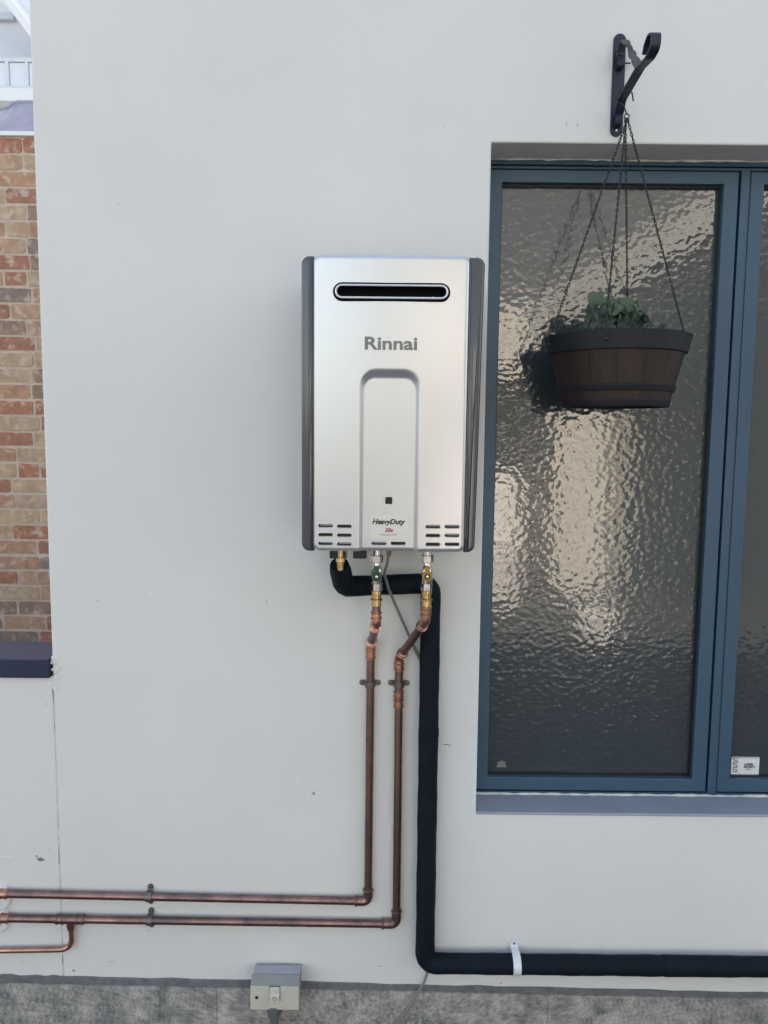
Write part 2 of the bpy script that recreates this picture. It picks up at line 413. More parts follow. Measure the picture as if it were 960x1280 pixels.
for q in range(4):
    a_, c_ = ring[q], ring[(q+1) % 4]
    if q == 0: continue                     # the sill closes the bottom
    b.f.append([vid[a_], k+q, k+(q+1) % 4, vid[c_]]); b.m.append(1 if q == 2 else 0)
k = len(b.v)
for p in ((XL, 5.5, 0), (XR, 5.5, 0), (XR, 5.5, HT), (XL, 5.5, HT)): b.v.append(Vector(p))
b.f += [[vid[0,0], vid[0,1], vid[0,2], vid[0,3], k+3, k], [vid[3,0], k+1, k+2, vid[3,3], vid[3,2], vid[3,1]], [k, k+3, k+2, k+1]]; b.m += [0, 0, 0]
b.build('wall', ['wall_paint', 'soffit_grey'], house, bevel=0.004)
MB().box((XL-.02, -.03, HT), (XR+.02, 5.53, HT+.06)).build('parapet_cap', 'coping_navy', house, bevel=.004)

# chips and scuffs in the paint
def scuff(parent, px, py, rx, rz, m, name='paint_scuff', lean=0):
    p = at(px, py, 0); n = 14; poly = []
    if name == 'crack': p.x = XL - .0006
    for k_ in range(n):
        a = 2*math.pi*k_/n; q_ = random.uniform(.45, 1.1); x, z = rx*q_*math.cos(a), rz*q_*math.sin(a)
        poly.append((p.x + x + lean*z, p.z + z))
    MB().prism(poly, -.0004, .001).build(name, m, parent, smooth=False)
for a_ in ((333, 752, .0012, .012, 'scuff_grey', .15), (392, 992, .006, .006, 'scuff_grey', 0), (557, 930.5, .0095, .0018, 'scuff_brown', 0), (562, 931.5, .003, .0022, 'scuff_dark', 0),
           (188, 741, .0025, .003, 'scuff_pale', 0), (372, 973, .003, .003, 'scuff_pale', 0), (140, 1202, .011, .0012, 'scuff_grey', 0), (722, 156, .0014, .007, 'scuff_grey', .3),
           (708, 156, .001, .006, 'scuff_grey', 0), (92, 1213, .006, .004, 'scuff_dark', -.6), (475, 1208, .005, .002, 'scuff_grey', 0), (122, 751, .0018, .0015, 'scuff_dark', 0),
           (597, 322, .0018, .0018, 'scuff_dark', 0), (626, 1229, .003, .0015, 'scuff_dark', 0), (186, 1101, .002, .002, 'scuff_pale', 0), (186, 1163, .0025, .002, 'scuff_grey', 0), (773, 1013, .003, .003, 'scuff_dark', 0)):
    scuff(house, *a_[:5], lean=a_[5])

# stone tiles along the base
plinth = MB().prism([(XL+.01, 0.004), (XR, 0.004), (XR, at(960, 1245, 0).z-.04), (XL+.01, at(78, 1228, 0).z-.04)], -.003, .05).build('plinth', 'mortar_strip', house)
def base_line(x, off=0.0):
    pa, pb = at(0, 1227, 0), at(960, 1246, 0)
    return pa.z + (pb.z-pa.z) * (x-pa.x)/(pb.x-pa.x) + off
TJ = [at(px, 1250, 0).x for px in (70, 272, 475, 684, 888)]
step = (TJ[-1]-TJ[0]) / 4
joints = [TJ[0]-step*k for k in range(3, 0, -1)] + TJ + [TJ[-1]+step*k for k in range(1, 7)]
def tile_mesh(parent, x0, x1):
    g = .0003
    t = MB().prism([(x0+g, .006), (x1-g, .006), (x1-g, base_line(x1)), (x0+g, base_line(x0))], -.010, .0)
    return t.build('tile', 'stone_tile', parent, bevel=.001)
XJ = at(77, 1060, 0).x                      # where the low wall meets the house
for a_, c_ in zip(joints[:-1], joints[1:]):
    if a_ > XL - .1 and c_ < XR: tile_mesh(plinth, a_, c_)
# ragged line of mortar between paint and tile
b = MB(); N = 90; top = []; bot = []
for q in range(N+1):
    x = XL - .002 + (XR-XL-.01) * q/N
    f = (x-XL) / (at(960, 1243, 0).x-XL); f = max(0, min(1.2, f))
    top.append((x, base_line(x) + (.0185 - .0075*f) + random.uniform(-.0022, .0022))); bot.append((x, base_line(x)-.02))
vs_ = [(x, -.0045, z) for x, z in top] + [(x, -.0045, z) for x, z in bot] + [(x, .004, z+.003) for x, z in top]
b.add(vs_, [(q, q+1, N+2+q, N+1+q) for q in range(N)] + [(q+1, q, 2*N+2+q, 2*N+3+q) for q in range(N)])
b.build('mortar_joint', 'mortar_strip', plinth, smooth=False)

# ------------------------------------------------------------------ window
FT = at(700, 200, FY).z; FB = at(700, 993.5, FY).z
win = MB()
fw = .022
def fr(x0, z0, x1, z1, y0, y1, mb): mb.box((x0, y0, z0), (x1, y1, z1))
XF0 = WL + .001; XF1 = WR - .001
px_ = lambda x, y, Y=FY: at(x, y, Y).x
G1L = (px_(623.5, 300)+px_(615, 800))/2; G1R = px_(886.5, 560); S1R = px_(904, 560); M0 = px_(907.5, 560); M1 = px_(918.5, 560); G2L = px_(935, 560)
GT = at(750, 229.5, FY).z; GB = at(700, 971, FY).z
ST = at(700, 213.5, FY).z; SB = at(700, 986.5, FY).z
G2R = XF1 - .03; S2L = M1
fr(XF0, FT-.012, XF1, FT, FY-.004, FY+.07, win)                 # head, upper fillet
fr(XF0, ST+.004, XF1, FT-.0145, FY+.000, FY+.07, win)           # head, lower fillet
fr(XF0, FB, XF1, SB-.0055, FY-.002, FY+.07, win)                # bottom member
fr(XF0, SB-.0055, XF0+.012, ST+.004, FY+.004, FY+.07, win)      # left jamb
fr(XF1-.012, SB-.0055, XF1, ST+.004, FY+.004, FY+.07, win)
fr(M0, SB-.0055, M1, ST+.004, FY-.003, FY+.07, win)             # mullion
fr(XF0+.012, SB-.0055, M0, ST+.004, FY+.045, FY+.0465, win)     # shadow gap back
fr(M1, SB-.0055, XF1-.012, ST+.004, FY+.045, FY+.0465, win)
window = win.build('window', 'frame_blue', house, bevel=.0012)
def sash(x0, x1, gx0, gx1, lab):
    m = MB(); y0 = FY-.006; y1 = FY+.04
    outer = [(x0, SB), (x1, SB), (x1, ST), (x0, ST)]; inner = [(gx0, GB), (gx1, GB), (gx1, GT), (gx0, GT)]
    vs_ = [(x, y0, z) for x, z in outer] + [(x, y0, z) for x, z in inner] + [(x, y1, z) for x, z in outer] + [(x, y1, z) for x, z in inner]
    fs = []
    for q in range(4):
        n = (q+1) % 4
        fs += [(q, n, 4+n, 4+q), (q, 8+q, 8+n, n), (4+q, 4+n, 12+n, 12+q), (8+q, 12+q, 12+n, 8+n)]
    m.add(vs_, fs); m.build('sash', 'frame_blue', window, bevel=.0015)
    MB().box((gx0-.004, GLASS_Y, GB-.004), (gx1+.004, GLASS_Y+.006, GT+.004)).build('pane', 'hammered_glass', window, smooth=False)
    # black glazing gasket
    g = MB(); t = .0032
    for (a0, c0, a1, c1) in ((gx0, GB, gx1, GB+t), (gx0, GT-t*1.6, gx1, GT), (gx0, GB+t, gx0+t, GT-t*1.6), (gx1-t, GB+t, gx1, GT-t*1.6)):
        g.box((a0, GLASS_Y-.010, c0), (a1, GLASS_Y-.0004, c1))
    g.build('gasket', 'seal_black', window, smooth=False)
sash(XF0+.0012, S1R, G1L, G1R, '')
sash(M1+.0005, XF1-.002, G2L, G2R, '')
# sill sloping outwards, painted grey-blue
zf = WB; zb = FB + .0005
MB().prism_x([(-.002, zf-.004), (-.004, zf-.001), (.000, zf+.002), (FY+.02, zb+.002), (FY+.02, zf-.05), (.012, zf-.05), (.012, zf-.004)], WL+.0015, WR-.0015).build('sill', 'sill_blue', window, bevel=.001)
# beads of paint and sealant along head and sill
def bead(z, y, thick, jit, name):
    N = 70; m = MB(); pts = []; rr = []
    for q in range(N+1):
        x = XF0 + .002 + (XF1-XF0-.004)*q/N
        pts.append((x, y, z + random.uniform(-jit, jit))); rr.append(thick*random.uniform(.35, 1.15))
    m.tube(pts, rr, 6); m.build(name, 'sealant', window)
bead(FT-.0005, FY-.004, .0030, .0012, 'sealant'); bead(FB+.004, FY-.005, .0042, .0008, 'sealant')
# etched maker's mark on the glass
e = at(627, 954, GLASS_Y-.0006); u = .0022
MB().prism([(e.x+a*u, e.z+c*u) for a, c in ((-6,-5),(6,-5),(4.6,-1),(4.6,2),(3,1.2),(2,3),(.6,2.2),(0,6),(-.8,2.2),(-2.4,3),(-3,1),(-4.8,2),(-4.8,-1))], e.y, e.y+.0003).build('etched_mark', 'cable_grey', window, smooth=False)

# security sticker on the right pane
p0 = at(914.5, 946, GLASS_Y-.001); p1 = at(948, 970, GLASS_Y-.001)
stk = thing('security_sticker', (p0.x, p0.y, p1.z), 'small white security sticker in the lower corner of the right window pane', 'sticker')
sw, sh = p1.x-p0.x, p0.z-p1.z; cx, cz = (p0.x+p1.x)/2, (p0.z+p1.z)/2
MB().prism(rounded_rect(p0.x, p1.z, p1.x, p0.z, .003, 4), p0.y-.0006, p0.y+.0006).build('sheet', 'white_plastic', stk)
for z_ in (p1.z+.0014, p0.z-.0025):
    MB().box((p0.x+.002, p0.y-.0012, z_), (p1.x-.002, p0.y-.0008, z_+.0011)).build('border', 'casing_grey', stk, smooth=False)
text('LASER', 'lettering', .010, (cx+.009, p0.y-.001, cz+.006), 'print_black', stk, bold=.0002, width=.024)
text('SECURITY', 'lettering', .010, (cx+.0115, p0.y-.001, cz-.001), 'print_black', stk, bold=.0002, width=.030)
text('SYSTEMS', 'lettering', .005, (cx+.009, p0.y-.001, cz-.0075), 'print_grey', stk, width=.014)
s3 = MB()
for k_ in range(3):
    zc = p0.z - .009 - k_*.0125; xc = p0.x + .0105
    pts = [(xc + .0055*math.cos(R(a)), p0.y-.0012, zc+.0032 + .0032*math.sin(R(a))) for a in range(20, 271, 25)] + \
          [(xc + .0055*math.cos(R(a)), p0.y-.0012, zc-.0032 + .0032*math.sin(R(a))) for a in range(90, -161, -25)]
    s3.tube(pts, .0008, 5)
s3.build('emblem', 'print_black', stk)

# ------------------------------------------------------------------ low wall with navy coping, left of the house
zc0 = at(30, 846, 0).z; zc1 = at(30, 824.5, -.012).z
low = thing('garden_wall', (-2.0, .07, 0), 'low white rendered wall with dark navy coping, joining the left end of the house', 'wall')
XW0 = -5.0
b = MB(); N = 60; zz = [zc0*q/N for q in range(N+1)]
edge = [XL - .0004 - max(0, random.gauss(-.0006, .0010)) - (.003*math.exp(-((z-zc0+.02)/.05)**2)) for z in zz]
n1 = len(zz)
vs_ = [(XW0, 0, 0), (XW0, 0, zc0)] + [(edge[q], 0.0, zz[q]) for q in range(n1)]
b.add(vs_, [[0] + [2+q for q in range(n1)] + [1]])
b.add([(XW0, .001, zc0), (XL-.003, .001, zc0), (XL-.003, .14, zc0), (XW0, .14, zc0), (XW0, .14, 0), (XL-.003, .14, 0)], [(0,1,2,3), (3,2,5,4)])
b.build('wall', 'wall_paint', low, smooth=False)
MB().prism([(XL-.02, 0), (XL+.012, 0), (XL+.012, zc0), (XL-.02, zc0)], .0007, .012).build('joint_filler', 'joint_grey', low, smooth=False)
MB().box((XW0, -.012, zc0), (XL-.003, .152, zc1)).build('coping', 'coping_navy', low, bevel=.004, seg=3)
for a_ in ((51, 1074, .010, .0075, 'scuff_dark', -.5), (46, 1070, .004, .003, 'scuff_dark', 0), (8, 1071, .018, .0012, 'scuff_pale', 0), (27, 1202, .003, .0015, 'scuff_grey', 0), (62, 1062, .0015, .0015, 'scuff_dark', 0), (58, 880, .005, .0012, 'scuff_grey', 0)):
    scuff(low, *a_[:5], lean=a_[5])
for a_ in ((66.8, 868, .0008, .020, 'scuff_dark'), (70, 905, .0007, .012, 'scuff_grey'), (76.8, 1072, .0009, .022, 'scuff_dark'), (79, 1112, .0006, .012, 'scuff_grey'), (82.5, 1200, .0009, .018, 'scuff_dark')):
    scuff(low, *a_, name='crack')
# crumbling filler where the coping dies into the house
b = MB()
for q in range(26):
    z = zc1 + random.uniform(-.080, .004); x = XL + random.gauss(.004, .005); s_ = random.uniform(.003, .007)
    b.rod((x, -.0005, z), (random.uniform(-.2,.2), -1, random.uniform(-.2,.2)), [(-.002, s_), (.0004, s_*.92), (.0011, s_*.5)], seg=9)
b.build('filler', 'wall_paint', low, smooth=True)['kind'] = 'stuff'
for a_, c_ in zip(joints[:-1], joints[1:]): pass
pl2 = MB().prism([(XW0, 0.004), (XL-.002, 0.004), (XL-.002, base_line(XL)-.02), (XW0, base_line(XL)-.02)], -.003, .02).build('plinth', 'mortar_strip', low)
x = XL - .002
for k_ in range(3): tile_mesh(pl2, TJ[0]-step*(k_+1), TJ[0]-step*k_)
b = MB(); N = 60; top = []
for q in range(N+1):
    x = XL - 1.3 + 1.298*q/N
    top.append((x, base_line(x) + .0185 + random.uniform(-.0025, .0025)))
vs_ = [(x, -.0045, z) for x, z in top] + [(x, -.0045, base_line(x)-.02) for x, z in top] + [(x, .004, z+.003) for x, z in top]
b.add(vs_, [(q, q+1, N+2+q, N+1+q) for q in range(N)] + [(q+1, q, 2*N+2+q, 2*N+3+q) for q in range(N)])
b.build('mortar_joint', 'mortar_strip', pl2, smooth=False)

# ------------------------------------------------------------------ brick neighbour behind the low wall
BY = 2.42
BT = at(20, 171, BY).z
nb = thing('brick_building', (-2.5, BY+.5, 0), 'red and tan brick building standing behind the low wall', 'building')
bw = MB().box((-6, BY+.003, 0), (XL-.004, BY+.25, BT)).build('wall', 'mortar', nb, smooth=False)
course = .086; variants = []
for q in range(5):
    t = MB(); L_, H_, D_ = .23, .072, .03
    poly = rounded_rect(0, 0, L_, H_, .011, 3)
    poly = [(x+random.uniform(-.004,.004), z+random.uniform(-.003,.003)) for x, z in poly]
    t.prism(poly, 0, D_)
    me = t.build('brick', 'brick', None).data; variants.append(me)
    bpy.data.objects.remove([o for o in bpy.data.objects if o.data == me][0])
far = MB(); rows = int(BT/course)
zbase = BT - rows*course
for r_ in range(rows):
    z = zbase + r_*course
    if z < .30: continue
    off = (r_ % 2)*.12 + random.uniform(-.03, .03)
    x = -4.6 + off
    while x < -2.63:
        sx = 1.0 if random.random() > .22 else .48
        far.prism([(x+a_*sx, z+.006+c_) for a_, c_ in rounded_rect(0, 0, .23, .072, .011, 2)], BY + random.uniform(-.003, .002), BY+.03)
        x += .23*sx + .013 + random.uniform(-.002, .003)
    while x < -1.06:
        sx = 1.0 if random.random() > .22 else .48
        o = bpy.data.objects.new('brick', random.choice(variants)); COL.objects.link(o); o.parent = bw
        o.location = Vector((x, BY + random.uniform(-.003, .002), z+.006)) - world_loc(bw); o.scale = (sx, 1, 1)
        x += .23*sx + .013 + random.uniform(-.002, .003)
far.build('brickwork', 'brick_island', nb)['kind'] = 'stuff'
MB().box((-6, BY-.02, BT), (XL-.004, BY+.27, BT+.022)).build('flashing', 'white_render', nb, bevel=.003)
hipp = [at(x, y, BY+.22) for x, y in ((-160, 160), (-60, 150), (0, 137), (14, 133.5), (17, 129.5), (23, 127), (60, 127), (200, 128))]
b = MB(); top_ = [(p.x, BY+.22, p.z) for p in hipp]; n = len(top_)
b.add([(p.x, BY-.005, BT+.023) for p in hipp] + top_ + [(x, y+.7, BT+.023) for x, y, z in top_], [(q, q+1, n+q+1, n+q) for q in range(n-1)] + [(n+q, n+q+1, 2*n+q+1, 2*n+q) for q in range(n-1)])
rf = b.build('roof', 'ridge_grey', nb, smooth=False)
MB().tube([(x, y, z-.008) for x, y, z in top_], .016, 8).build('ridge_tile', 'ridge_grey', rf)

# white two-storey house with glass balustrade far behind
FYB = 9.0
fh = thing('balcony_house', (-6, FYB+1, 0), 'white house with a glass balcony beyond the brick building', 'building')
q = lambda x, y, Y=FYB: at(x, y, Y)
sl = q(20, 124).z; sl1 = q(20, 110).z; rt = q(20, 73).z; rb = q(20, 109).z
MB().box((-16, FYB+2.2, 0), (-1.0, FYB+6, 9.5)).build('wall', 'white_render', fh, smooth=False)
MB().box((-16, FYB, sl-.02), (-1.0, FYB+2.2, sl1)).build('balcony_floor', 'white_render', fh, smooth=False)
MB().box((-16, FYB+.3, 0), (-1.0, FYB+2.19, sl-.02)).build('lower_wall', 'white_render', fh, smooth=False)
rl = MB().box((-16, FYB+.02, rt-.03), (-1.0, FYB+.07, rt+.02)).build('handrail', 'rail_white', fh)
MB().box((-16, FYB+.02, rb), (-1.0, FYB+.07, rb+.03)).build('bottom_rail', 'rail_white', fh)
xp = q(32.5, 90).x; dx = q(32.5, 90).x - q(8, 90).x
for k_ in range(-6, 9):
    xx = xp - dx*k_
    MB().box((xx-.02, FYB+.015, rb+.03), (xx+.02, FYB+.075, rt-.03)).build('post', 'rail_white', fh)
    MB().box((xx+.03, FYB+.04, rb+.04), (xx+dx-.03, FYB+.05, rt-.04)).build('balustrade_pane', 'clear_panel', fh)
ea, eb = q(4, 3), q(34, 42)
sl_ = (eb-ea)
b = MB(); b.prism([(ea.x-sl_.x*3, ea.z-sl_.z*3), (eb.x+sl_.x*3, eb.z+sl_.z*3), (eb.x+sl_.x*3, eb.z+sl_.z*3+.16), (ea.x-sl_.x*3, ea.z-sl_.z*3+.16)], FYB+.2, FYB+2.19)
b.build('sloping_eave', 'white_render', fh, smooth=False)
MB().box((-16, FYB+2.1, q(5, 19, FYB+2.1).z-.05), (q(16, 19, FYB+2.1).x, FYB+2.19, q(5, 19, FYB+2.1).z+.05)).build('gutter', 'rail_white', fh)
sa, sb_ = q(-2, 64, FYB+1.6), q(34, 92, FYB+1.6)
MB().prism([(sa.x-1, sa.z+.55), (sb_.x+1, sb_.z-.65), (sb_.x+1, sb_.z-.40), (sa.x-1, sa.z+.85)], FYB+1.6, FYB+1.9).build('stair_stringer', 'rail_white', fh, smooth=False)

# ------------------------------------------------------------------ the yard behind the camera, which the window reflects
OY = -5.6
oh = thing('opposite_house', (2.2, OY, 0), 'charcoal house with cream gable trim across the yard, mirrored in the window glass', 'house')
m0 = lambda x, y, Y=OY: mirrored(x, y, Y)
gA, gB = m0(560, 437), m0(905, 226)
sl2 = (gB.z-gA.z)/(gB.x-gA.x)
pk = m0(905, 226); X0 = m0(560, 437).x
XE = 8.5; xm = (pk.x + 1.2)
zm = pk.z + sl2*1.2
MB().prism([(X0, 0), (XE, 0), (XE, zm-sl2*(XE-xm)), (xm, zm), (X0, gA.z)], OY, OY-.25).build('wall', 'charcoal_wall', oh, smooth=False)
for k_ in range(30):
    z0_, z1_ = .02+.20*k_, .02+.20*k_+.185
    x0_ = max(X0, X0+(z1_-gA.z)/sl2); x1_ = min(XE, xm+(zm-z1_)/sl2)
    if x1_-x0_ > .3: MB().prism_x([(OY+.004, z1_), (OY+.026, z0_), (OY, z0_), (OY, z1_)], x0_, x1_).build('cladding_board', 'charcoal_wall', oh, smooth=False)
th = .44
MB().prism([(X0-.3, gA.z-sl2*.3-th), (xm, zm-th), (xm, zm), (X0-.3, gA.z-sl2*.3)], OY+.16, OY+.03).build('barge_board', 'stone_paint', oh)
MB().prism([(xm, zm-th), (XE+.3, zm-sl2*(XE+.3-xm)-th), (XE+.3, zm-sl2*(XE+.3-xm)), (xm, zm)], OY+.16, OY+.03).build('barge_board', 'stone_paint', oh)
MB().prism([(X0-.3, gA.z-sl2*.3), (xm, zm), (XE+.3, zm-sl2*(XE+.3-xm)), (XE+.3, zm-sl2*(XE+.3-xm)+.08), (xm, zm+.08), (X0-.3, gA.z-sl2*.3+.08)], OY+.2, OY-5).build('roof', 'roof_slate', oh, smooth=False)
d0, d1 = m0(693, 512), m0(746, 742)
MB().box((d0.x, OY+.028, .02), (d1.x, OY+.08, d0.z)).build('door', 'cream_paint', oh, bevel=.005)
xs_ = m0(752, 600).x
for k_ in range(4):
    MB().box((xs_+.07*k_, OY+.028, .02), (xs_+.07*k_+.025, OY+.07, d0.z)).build('slat', 'cream_paint', oh)
d0, d1 = m0(640, 392), m0(655, 470)
MB().box((X0-.28, OY+.03, d1.z), (m0(652, 430).x, OY+.35, d0.z)).build('eave_box', 'cream_paint', oh, bevel=.01)
th_ = thing('tall_house', (0, -9, 0), 'taller grey house behind the charcoal one, mirrored at the top of the window', 'house')
MB().box((-.6, -12, 0), (4.4, -7.2, 6.4)).build('wall', 'grey_wall', th_, smooth=False)
MB().prism([(-.9, 6.4), (4.7, 6.4), (1.9, 7.6)], -7.0, -12.3).build('roof', 'roof_slate', th_, smooth=False)
a0, a1 = m0(600, 596, OY+.3), m0(654, 698, OY+.3)
tk = thing('water_tank', ((a0.x+a1.x)/2, OY+.45, 0), 'pale upright water tank against the charcoal house, mirrored at the window edge', 'tank')
rr_ = (a1.x-a0.x)/2
MB().rod(((a0.x+a1.x)/2, OY+.03+rr_, 0), (0, 0, 1), [(0, rr_*.97), (.02, rr_), (.5, rr_), (.51, rr_*1.02), (.54, rr_*1.02), (.55, rr_), (a0.z-.05, rr_), (a0.z, rr_*.9), (a0.z+.04, rr_*.4)], 28).build('shell', 'pale_paint', tk)
MB().rod(((a0.x+a1.x)/2, OY+.03+rr_, a0.z+.04), (0, 0, 1), [(0, .12), (.04, .12), (.05, .1)], 16).build('lid', 'rail_metal', tk)
BKY = -3.95
bk = mirrored(745, 812, BKY)
bt = thing('plastic_tub', (bk.x, BKY, 0), 'low white plastic tub standing on the dark paving of the yard', 'tub')
MB().rod((bk.x, BKY, .002), (0, 0, 1), [(0, .15), (.16, .18), (.18, .19), (.186, .19), (.186, .175), (.03, .145)], 24).build('shell', 'pale_paint', bt)
MB().tube([(bk.x+.185*math.cos(R(a)), BKY-.02, .175+.06*math.sin(R(a))) for a in range(0, 181, 15)], .004, 6).build('handle', 'rail_metal', bt)

# ================================================================== WATER HEATER
HY = -0.236                                 # its front face
hx0 = (at(389.5, 340, HY).x + at(392.5, 660, HY).x)/2; hx1 = (at(587.0, 340, HY).x + at(582.5, 660, HY).x)/2
hz0 = at(485, 690, HY).z; hz1 = at(485, 318.2, HY).z
tl = (at(375.0, 340, HY).x + at(377.4, 660, HY).x)/2
trt, trb = at(607, 340, HY).x, at(594.5, 660, HY).x
print('heater', hx1-hx0, hz1-hz0, tl, trt, trb)
htr = thing('water_heater', ((hx0+hx1)/2, -.1, hz0), 'silver wall-mounted gas water heater with dark grey side trims', 'water heater')
PW, PH = hx1-hx0, hz1-hz0
UC = at(486.5, 560, HY).x - hx0
def sd_round(px, pz, x0, z0, x1, z1, r):
    qx = abs(px-(x0+x1)/2) - (x1-x0)/2 + r; qz = abs(pz-(z0+z1)/2) - (z1-z0)/2 + r
    return math.hypot(max(qx, 0), max(qz, 0)) + min(max(qx, qz), 0) - r
aT0 = at(486, 460, HY).z-hz0; aT1 = at(486, 473.5, HY).z-hz0
hw0 = (at(525, 560, HY).x-at(449.5, 560, HY).x)/2; hw1 = (at(519, 560, HY).x-at(456, 560, HY).x)/2
ox0, ox1 = at(417, 365, HY).x-hx0, at(562, 365, HY).x-hx0; oz1, oz0 = at(489, 354.5, HY).z-hz0, at(489, 376.5, HY).z-hz0
slots = []
for (x0, x1) in ((397.5, 416.5), (421, 440)):
    for y in (656.8, 668, 679): slots.append((x0, x1, y + (.6 if x0 > 410 else 0)))
for (x0, x1) in ((464, 483.5), (488, 507.5)): slots.append((x0, x1, 679.6))
for (x0, x1) in ((531.5, 550.5), (555.5, 574.5)):
    for y in (658, 669, 680): slots.append((x0, x1, y))
SL = []
for (x0, x1, y) in slots:
    a_ = at(x0, y, HY); c_ = at(x1, y, HY); SL.append((a_.x-hx0, c_.x-hx0, (a_.z+c_.z)/2-hz0))
SR = .0041
def depth(u, v):
    d = 0.0
    # edge roll
    e = -sd_round(u, v, 0, 0, PW, PH, .016); r = .0095
    if e < r: d += (r - math.sqrt(max(0, r*r-(r-max(e, 0))**2)))
    # gentle crown of the sheet
    d -= .0035*math.cos((u/PW-.5)*math.pi)
    # arched recess
    so = sd_round(u, v, UC-hw0, -.2, UC+hw0, aT0, .034)
    if so < 0:
        si = sd_round(u, v, UC-hw1, -.2, UC+hw1, aT1, .022)
        t = 1.0 if si <= 0 else (-so)/(-so+si)
        d += .0115*(t*t*(3-2*t))
    so = sd_round(u, v, ox0, oz0, ox1, oz1, (oz1-oz0)/2-.0001)
    if so < -.001: d += .03
    for (a_, c_, zc) in SL:
        if abs(v-zc) < .006 and a_-.002 < u < c_+.002:
            if sd_round(u, v, a_, zc-SR, c_, zc+SR, SR-.0001) < -.0006: d += .011
    return d
us = [i*PW/290 for i in range(291)]
vs_ = []; v = 0.0
while v < PH:
    vs_.append(v)
    v += .0009 if v < .068 or abs(v-aT0+.012) < .026 or abs(v-(oz0+oz1)/2) < .024 or v > PH-.018 else .0055
vs_.append(PH)
pts = []
for v in vs_:
    for u in us:
        s_ = sd_round(u, v, 0, 0, PW, PH, .016); uu, vv = u, v
        if s_ > 0:
            cu = min(max(u, .016), PW-.016); cv = min(max(v, .016), PH-.016)
            L_ = math.hypot(u-cu, v-cv); uu = cu+(u-cu)*.016/L_; vv = cv+(v-cv)*.016/L_
        pts.append((hx0+uu, HY+depth(uu, vv), hz0+vv))
nu, nv = len(us), len(vs_)
b = MB(); fs = [(j*nu+i, j*nu+i+1, (j+1)*nu+i+1, (j+1)*nu+i) for j in range(nv-1) for i in range(nu-1)]
b.add(pts, fs)
loop = [i for i in range(nu)] + [j*nu+nu-1 for j in range(1, nv)] + [(nv-1)*nu+i for i in range(nu-2, -1, -1)] + [j*nu for j in range(nv-2, 0, -1)]
k = len(b.v); 
for i in loop: p = b.v[i]; b.v.append(Vector((p.x, p.y+.03, p.z)))
n = len(loop)
for i in range(n): b.f.append([loop[i], k+i, k+(i+1) % n, loop[(i+1) % n]]); b.m.append(0)
b.build('front_panel', 'silver', htr, angle=0.9)
# casing and trims
MB().prism(rounded_rect(tl+.010, hz0+.006, trb-.006, hz1-.006, .012), HY+.038, -.012).build('casing', 'casing_grey', htr, bevel=.002)
for side in (0, 1):
    prof = []
    if side == 0: xo_t = xo_b = tl; xi = hx0-.0015; s_ = -1
    else: xo_t, xo_b, xi, s_ = trt, trb, hx1+.0015, 1
    rc = .0165; m = MB(); poly = []
    z0, z1 = hz0-.001, hz1-.002
    def X(xo, z): return xo
    xi -= s_*.0028
    poly.append((xi, z0)); 
    for k_ in range(9):
        a = R(270+90*k_/8); poly.append((xo_b-s_*rc+s_*rc*math.cos(a), z0+rc+rc*math.sin(a)))
    zs_ = [z0+rc+(z1-z0-2*rc)*q/6 for q in range(1, 6)]
    for z in zs_:
        t = (z-z0)/(z1-z0); poly.append((xo_b+(xo_t-xo_b)*t, z))
    for k_ in range(9):
        a = R(0+90*k_/8); poly.append((xo_t-s_*rc+s_*rc*math.cos(a), z1-rc+rc*math.sin(a)))
    poly.append((xi, z1))
    n = len(poly); cx_ = sum(p[0] for p in poly)/n; cz_ = sum(p[1] for p in poly)/n
    def inset(d):
        out = []
        for k_ in range(n):
            p, a_, c_ = Vector(poly[k_]), Vector(poly[k_-1]), Vector(poly[(k_+1) % n])
            e1, e2 = (p-a_).normalized(), (c_-p).normalized()
            n1, n2 = Vector((e1.y, -e1.x)), Vector((e2.y, -e2.x))
            if (Vector((cx_, cz_))-p).dot(n1+n2) < 0: n1, n2 = -n1, -n2
            nn = (n1+n2).normalized(); out.append(p + nn*d/max(.45, nn.dot(n1)))
        return out
    rb_ = .0085; loops = []
    for k_ in range(7):
        a = R(90*k_/6); loops.append([(x, HY+.004+rb_*(1-math.sin(a)), z) for x, z in inset(rb_*(1-math.cos(a)))])
    loops = [[(x, HY+.14, z) for x, z in poly]] + [[(x, y, z) for x, y, z in l] for l in loops]
    m.add([v_ for l in loops for v_ in l], [(j*n+q_, j*n+(q_+1) % n, (j+1)*n+(q_+1) % n, (j+1)*n+q_) for j in range(len(loops)-1) for q_ in range(n)] + [tuple(range((len(loops)-1)*n, len(loops)*n))])
    tr = m.build('side_trim', 'trim', htr, angle=1.2)
    # dark gap between trim and front sheet
    MB().box((min(xi, xi-s_*.004), HY+.012, hz0+.014), (max(xi, xi-s_*.004), HY+.05, hz1-.014)).build('seal', 'seal_black', htr, smooth=False)
    if side == 1:
        MB().box((xi+.0012, HY+.0035, hz0+.03), (xi+.0030, HY+.0062, hz1-.018)).build('clip_strip', 'casing_grey', tr, bevel=.0006)
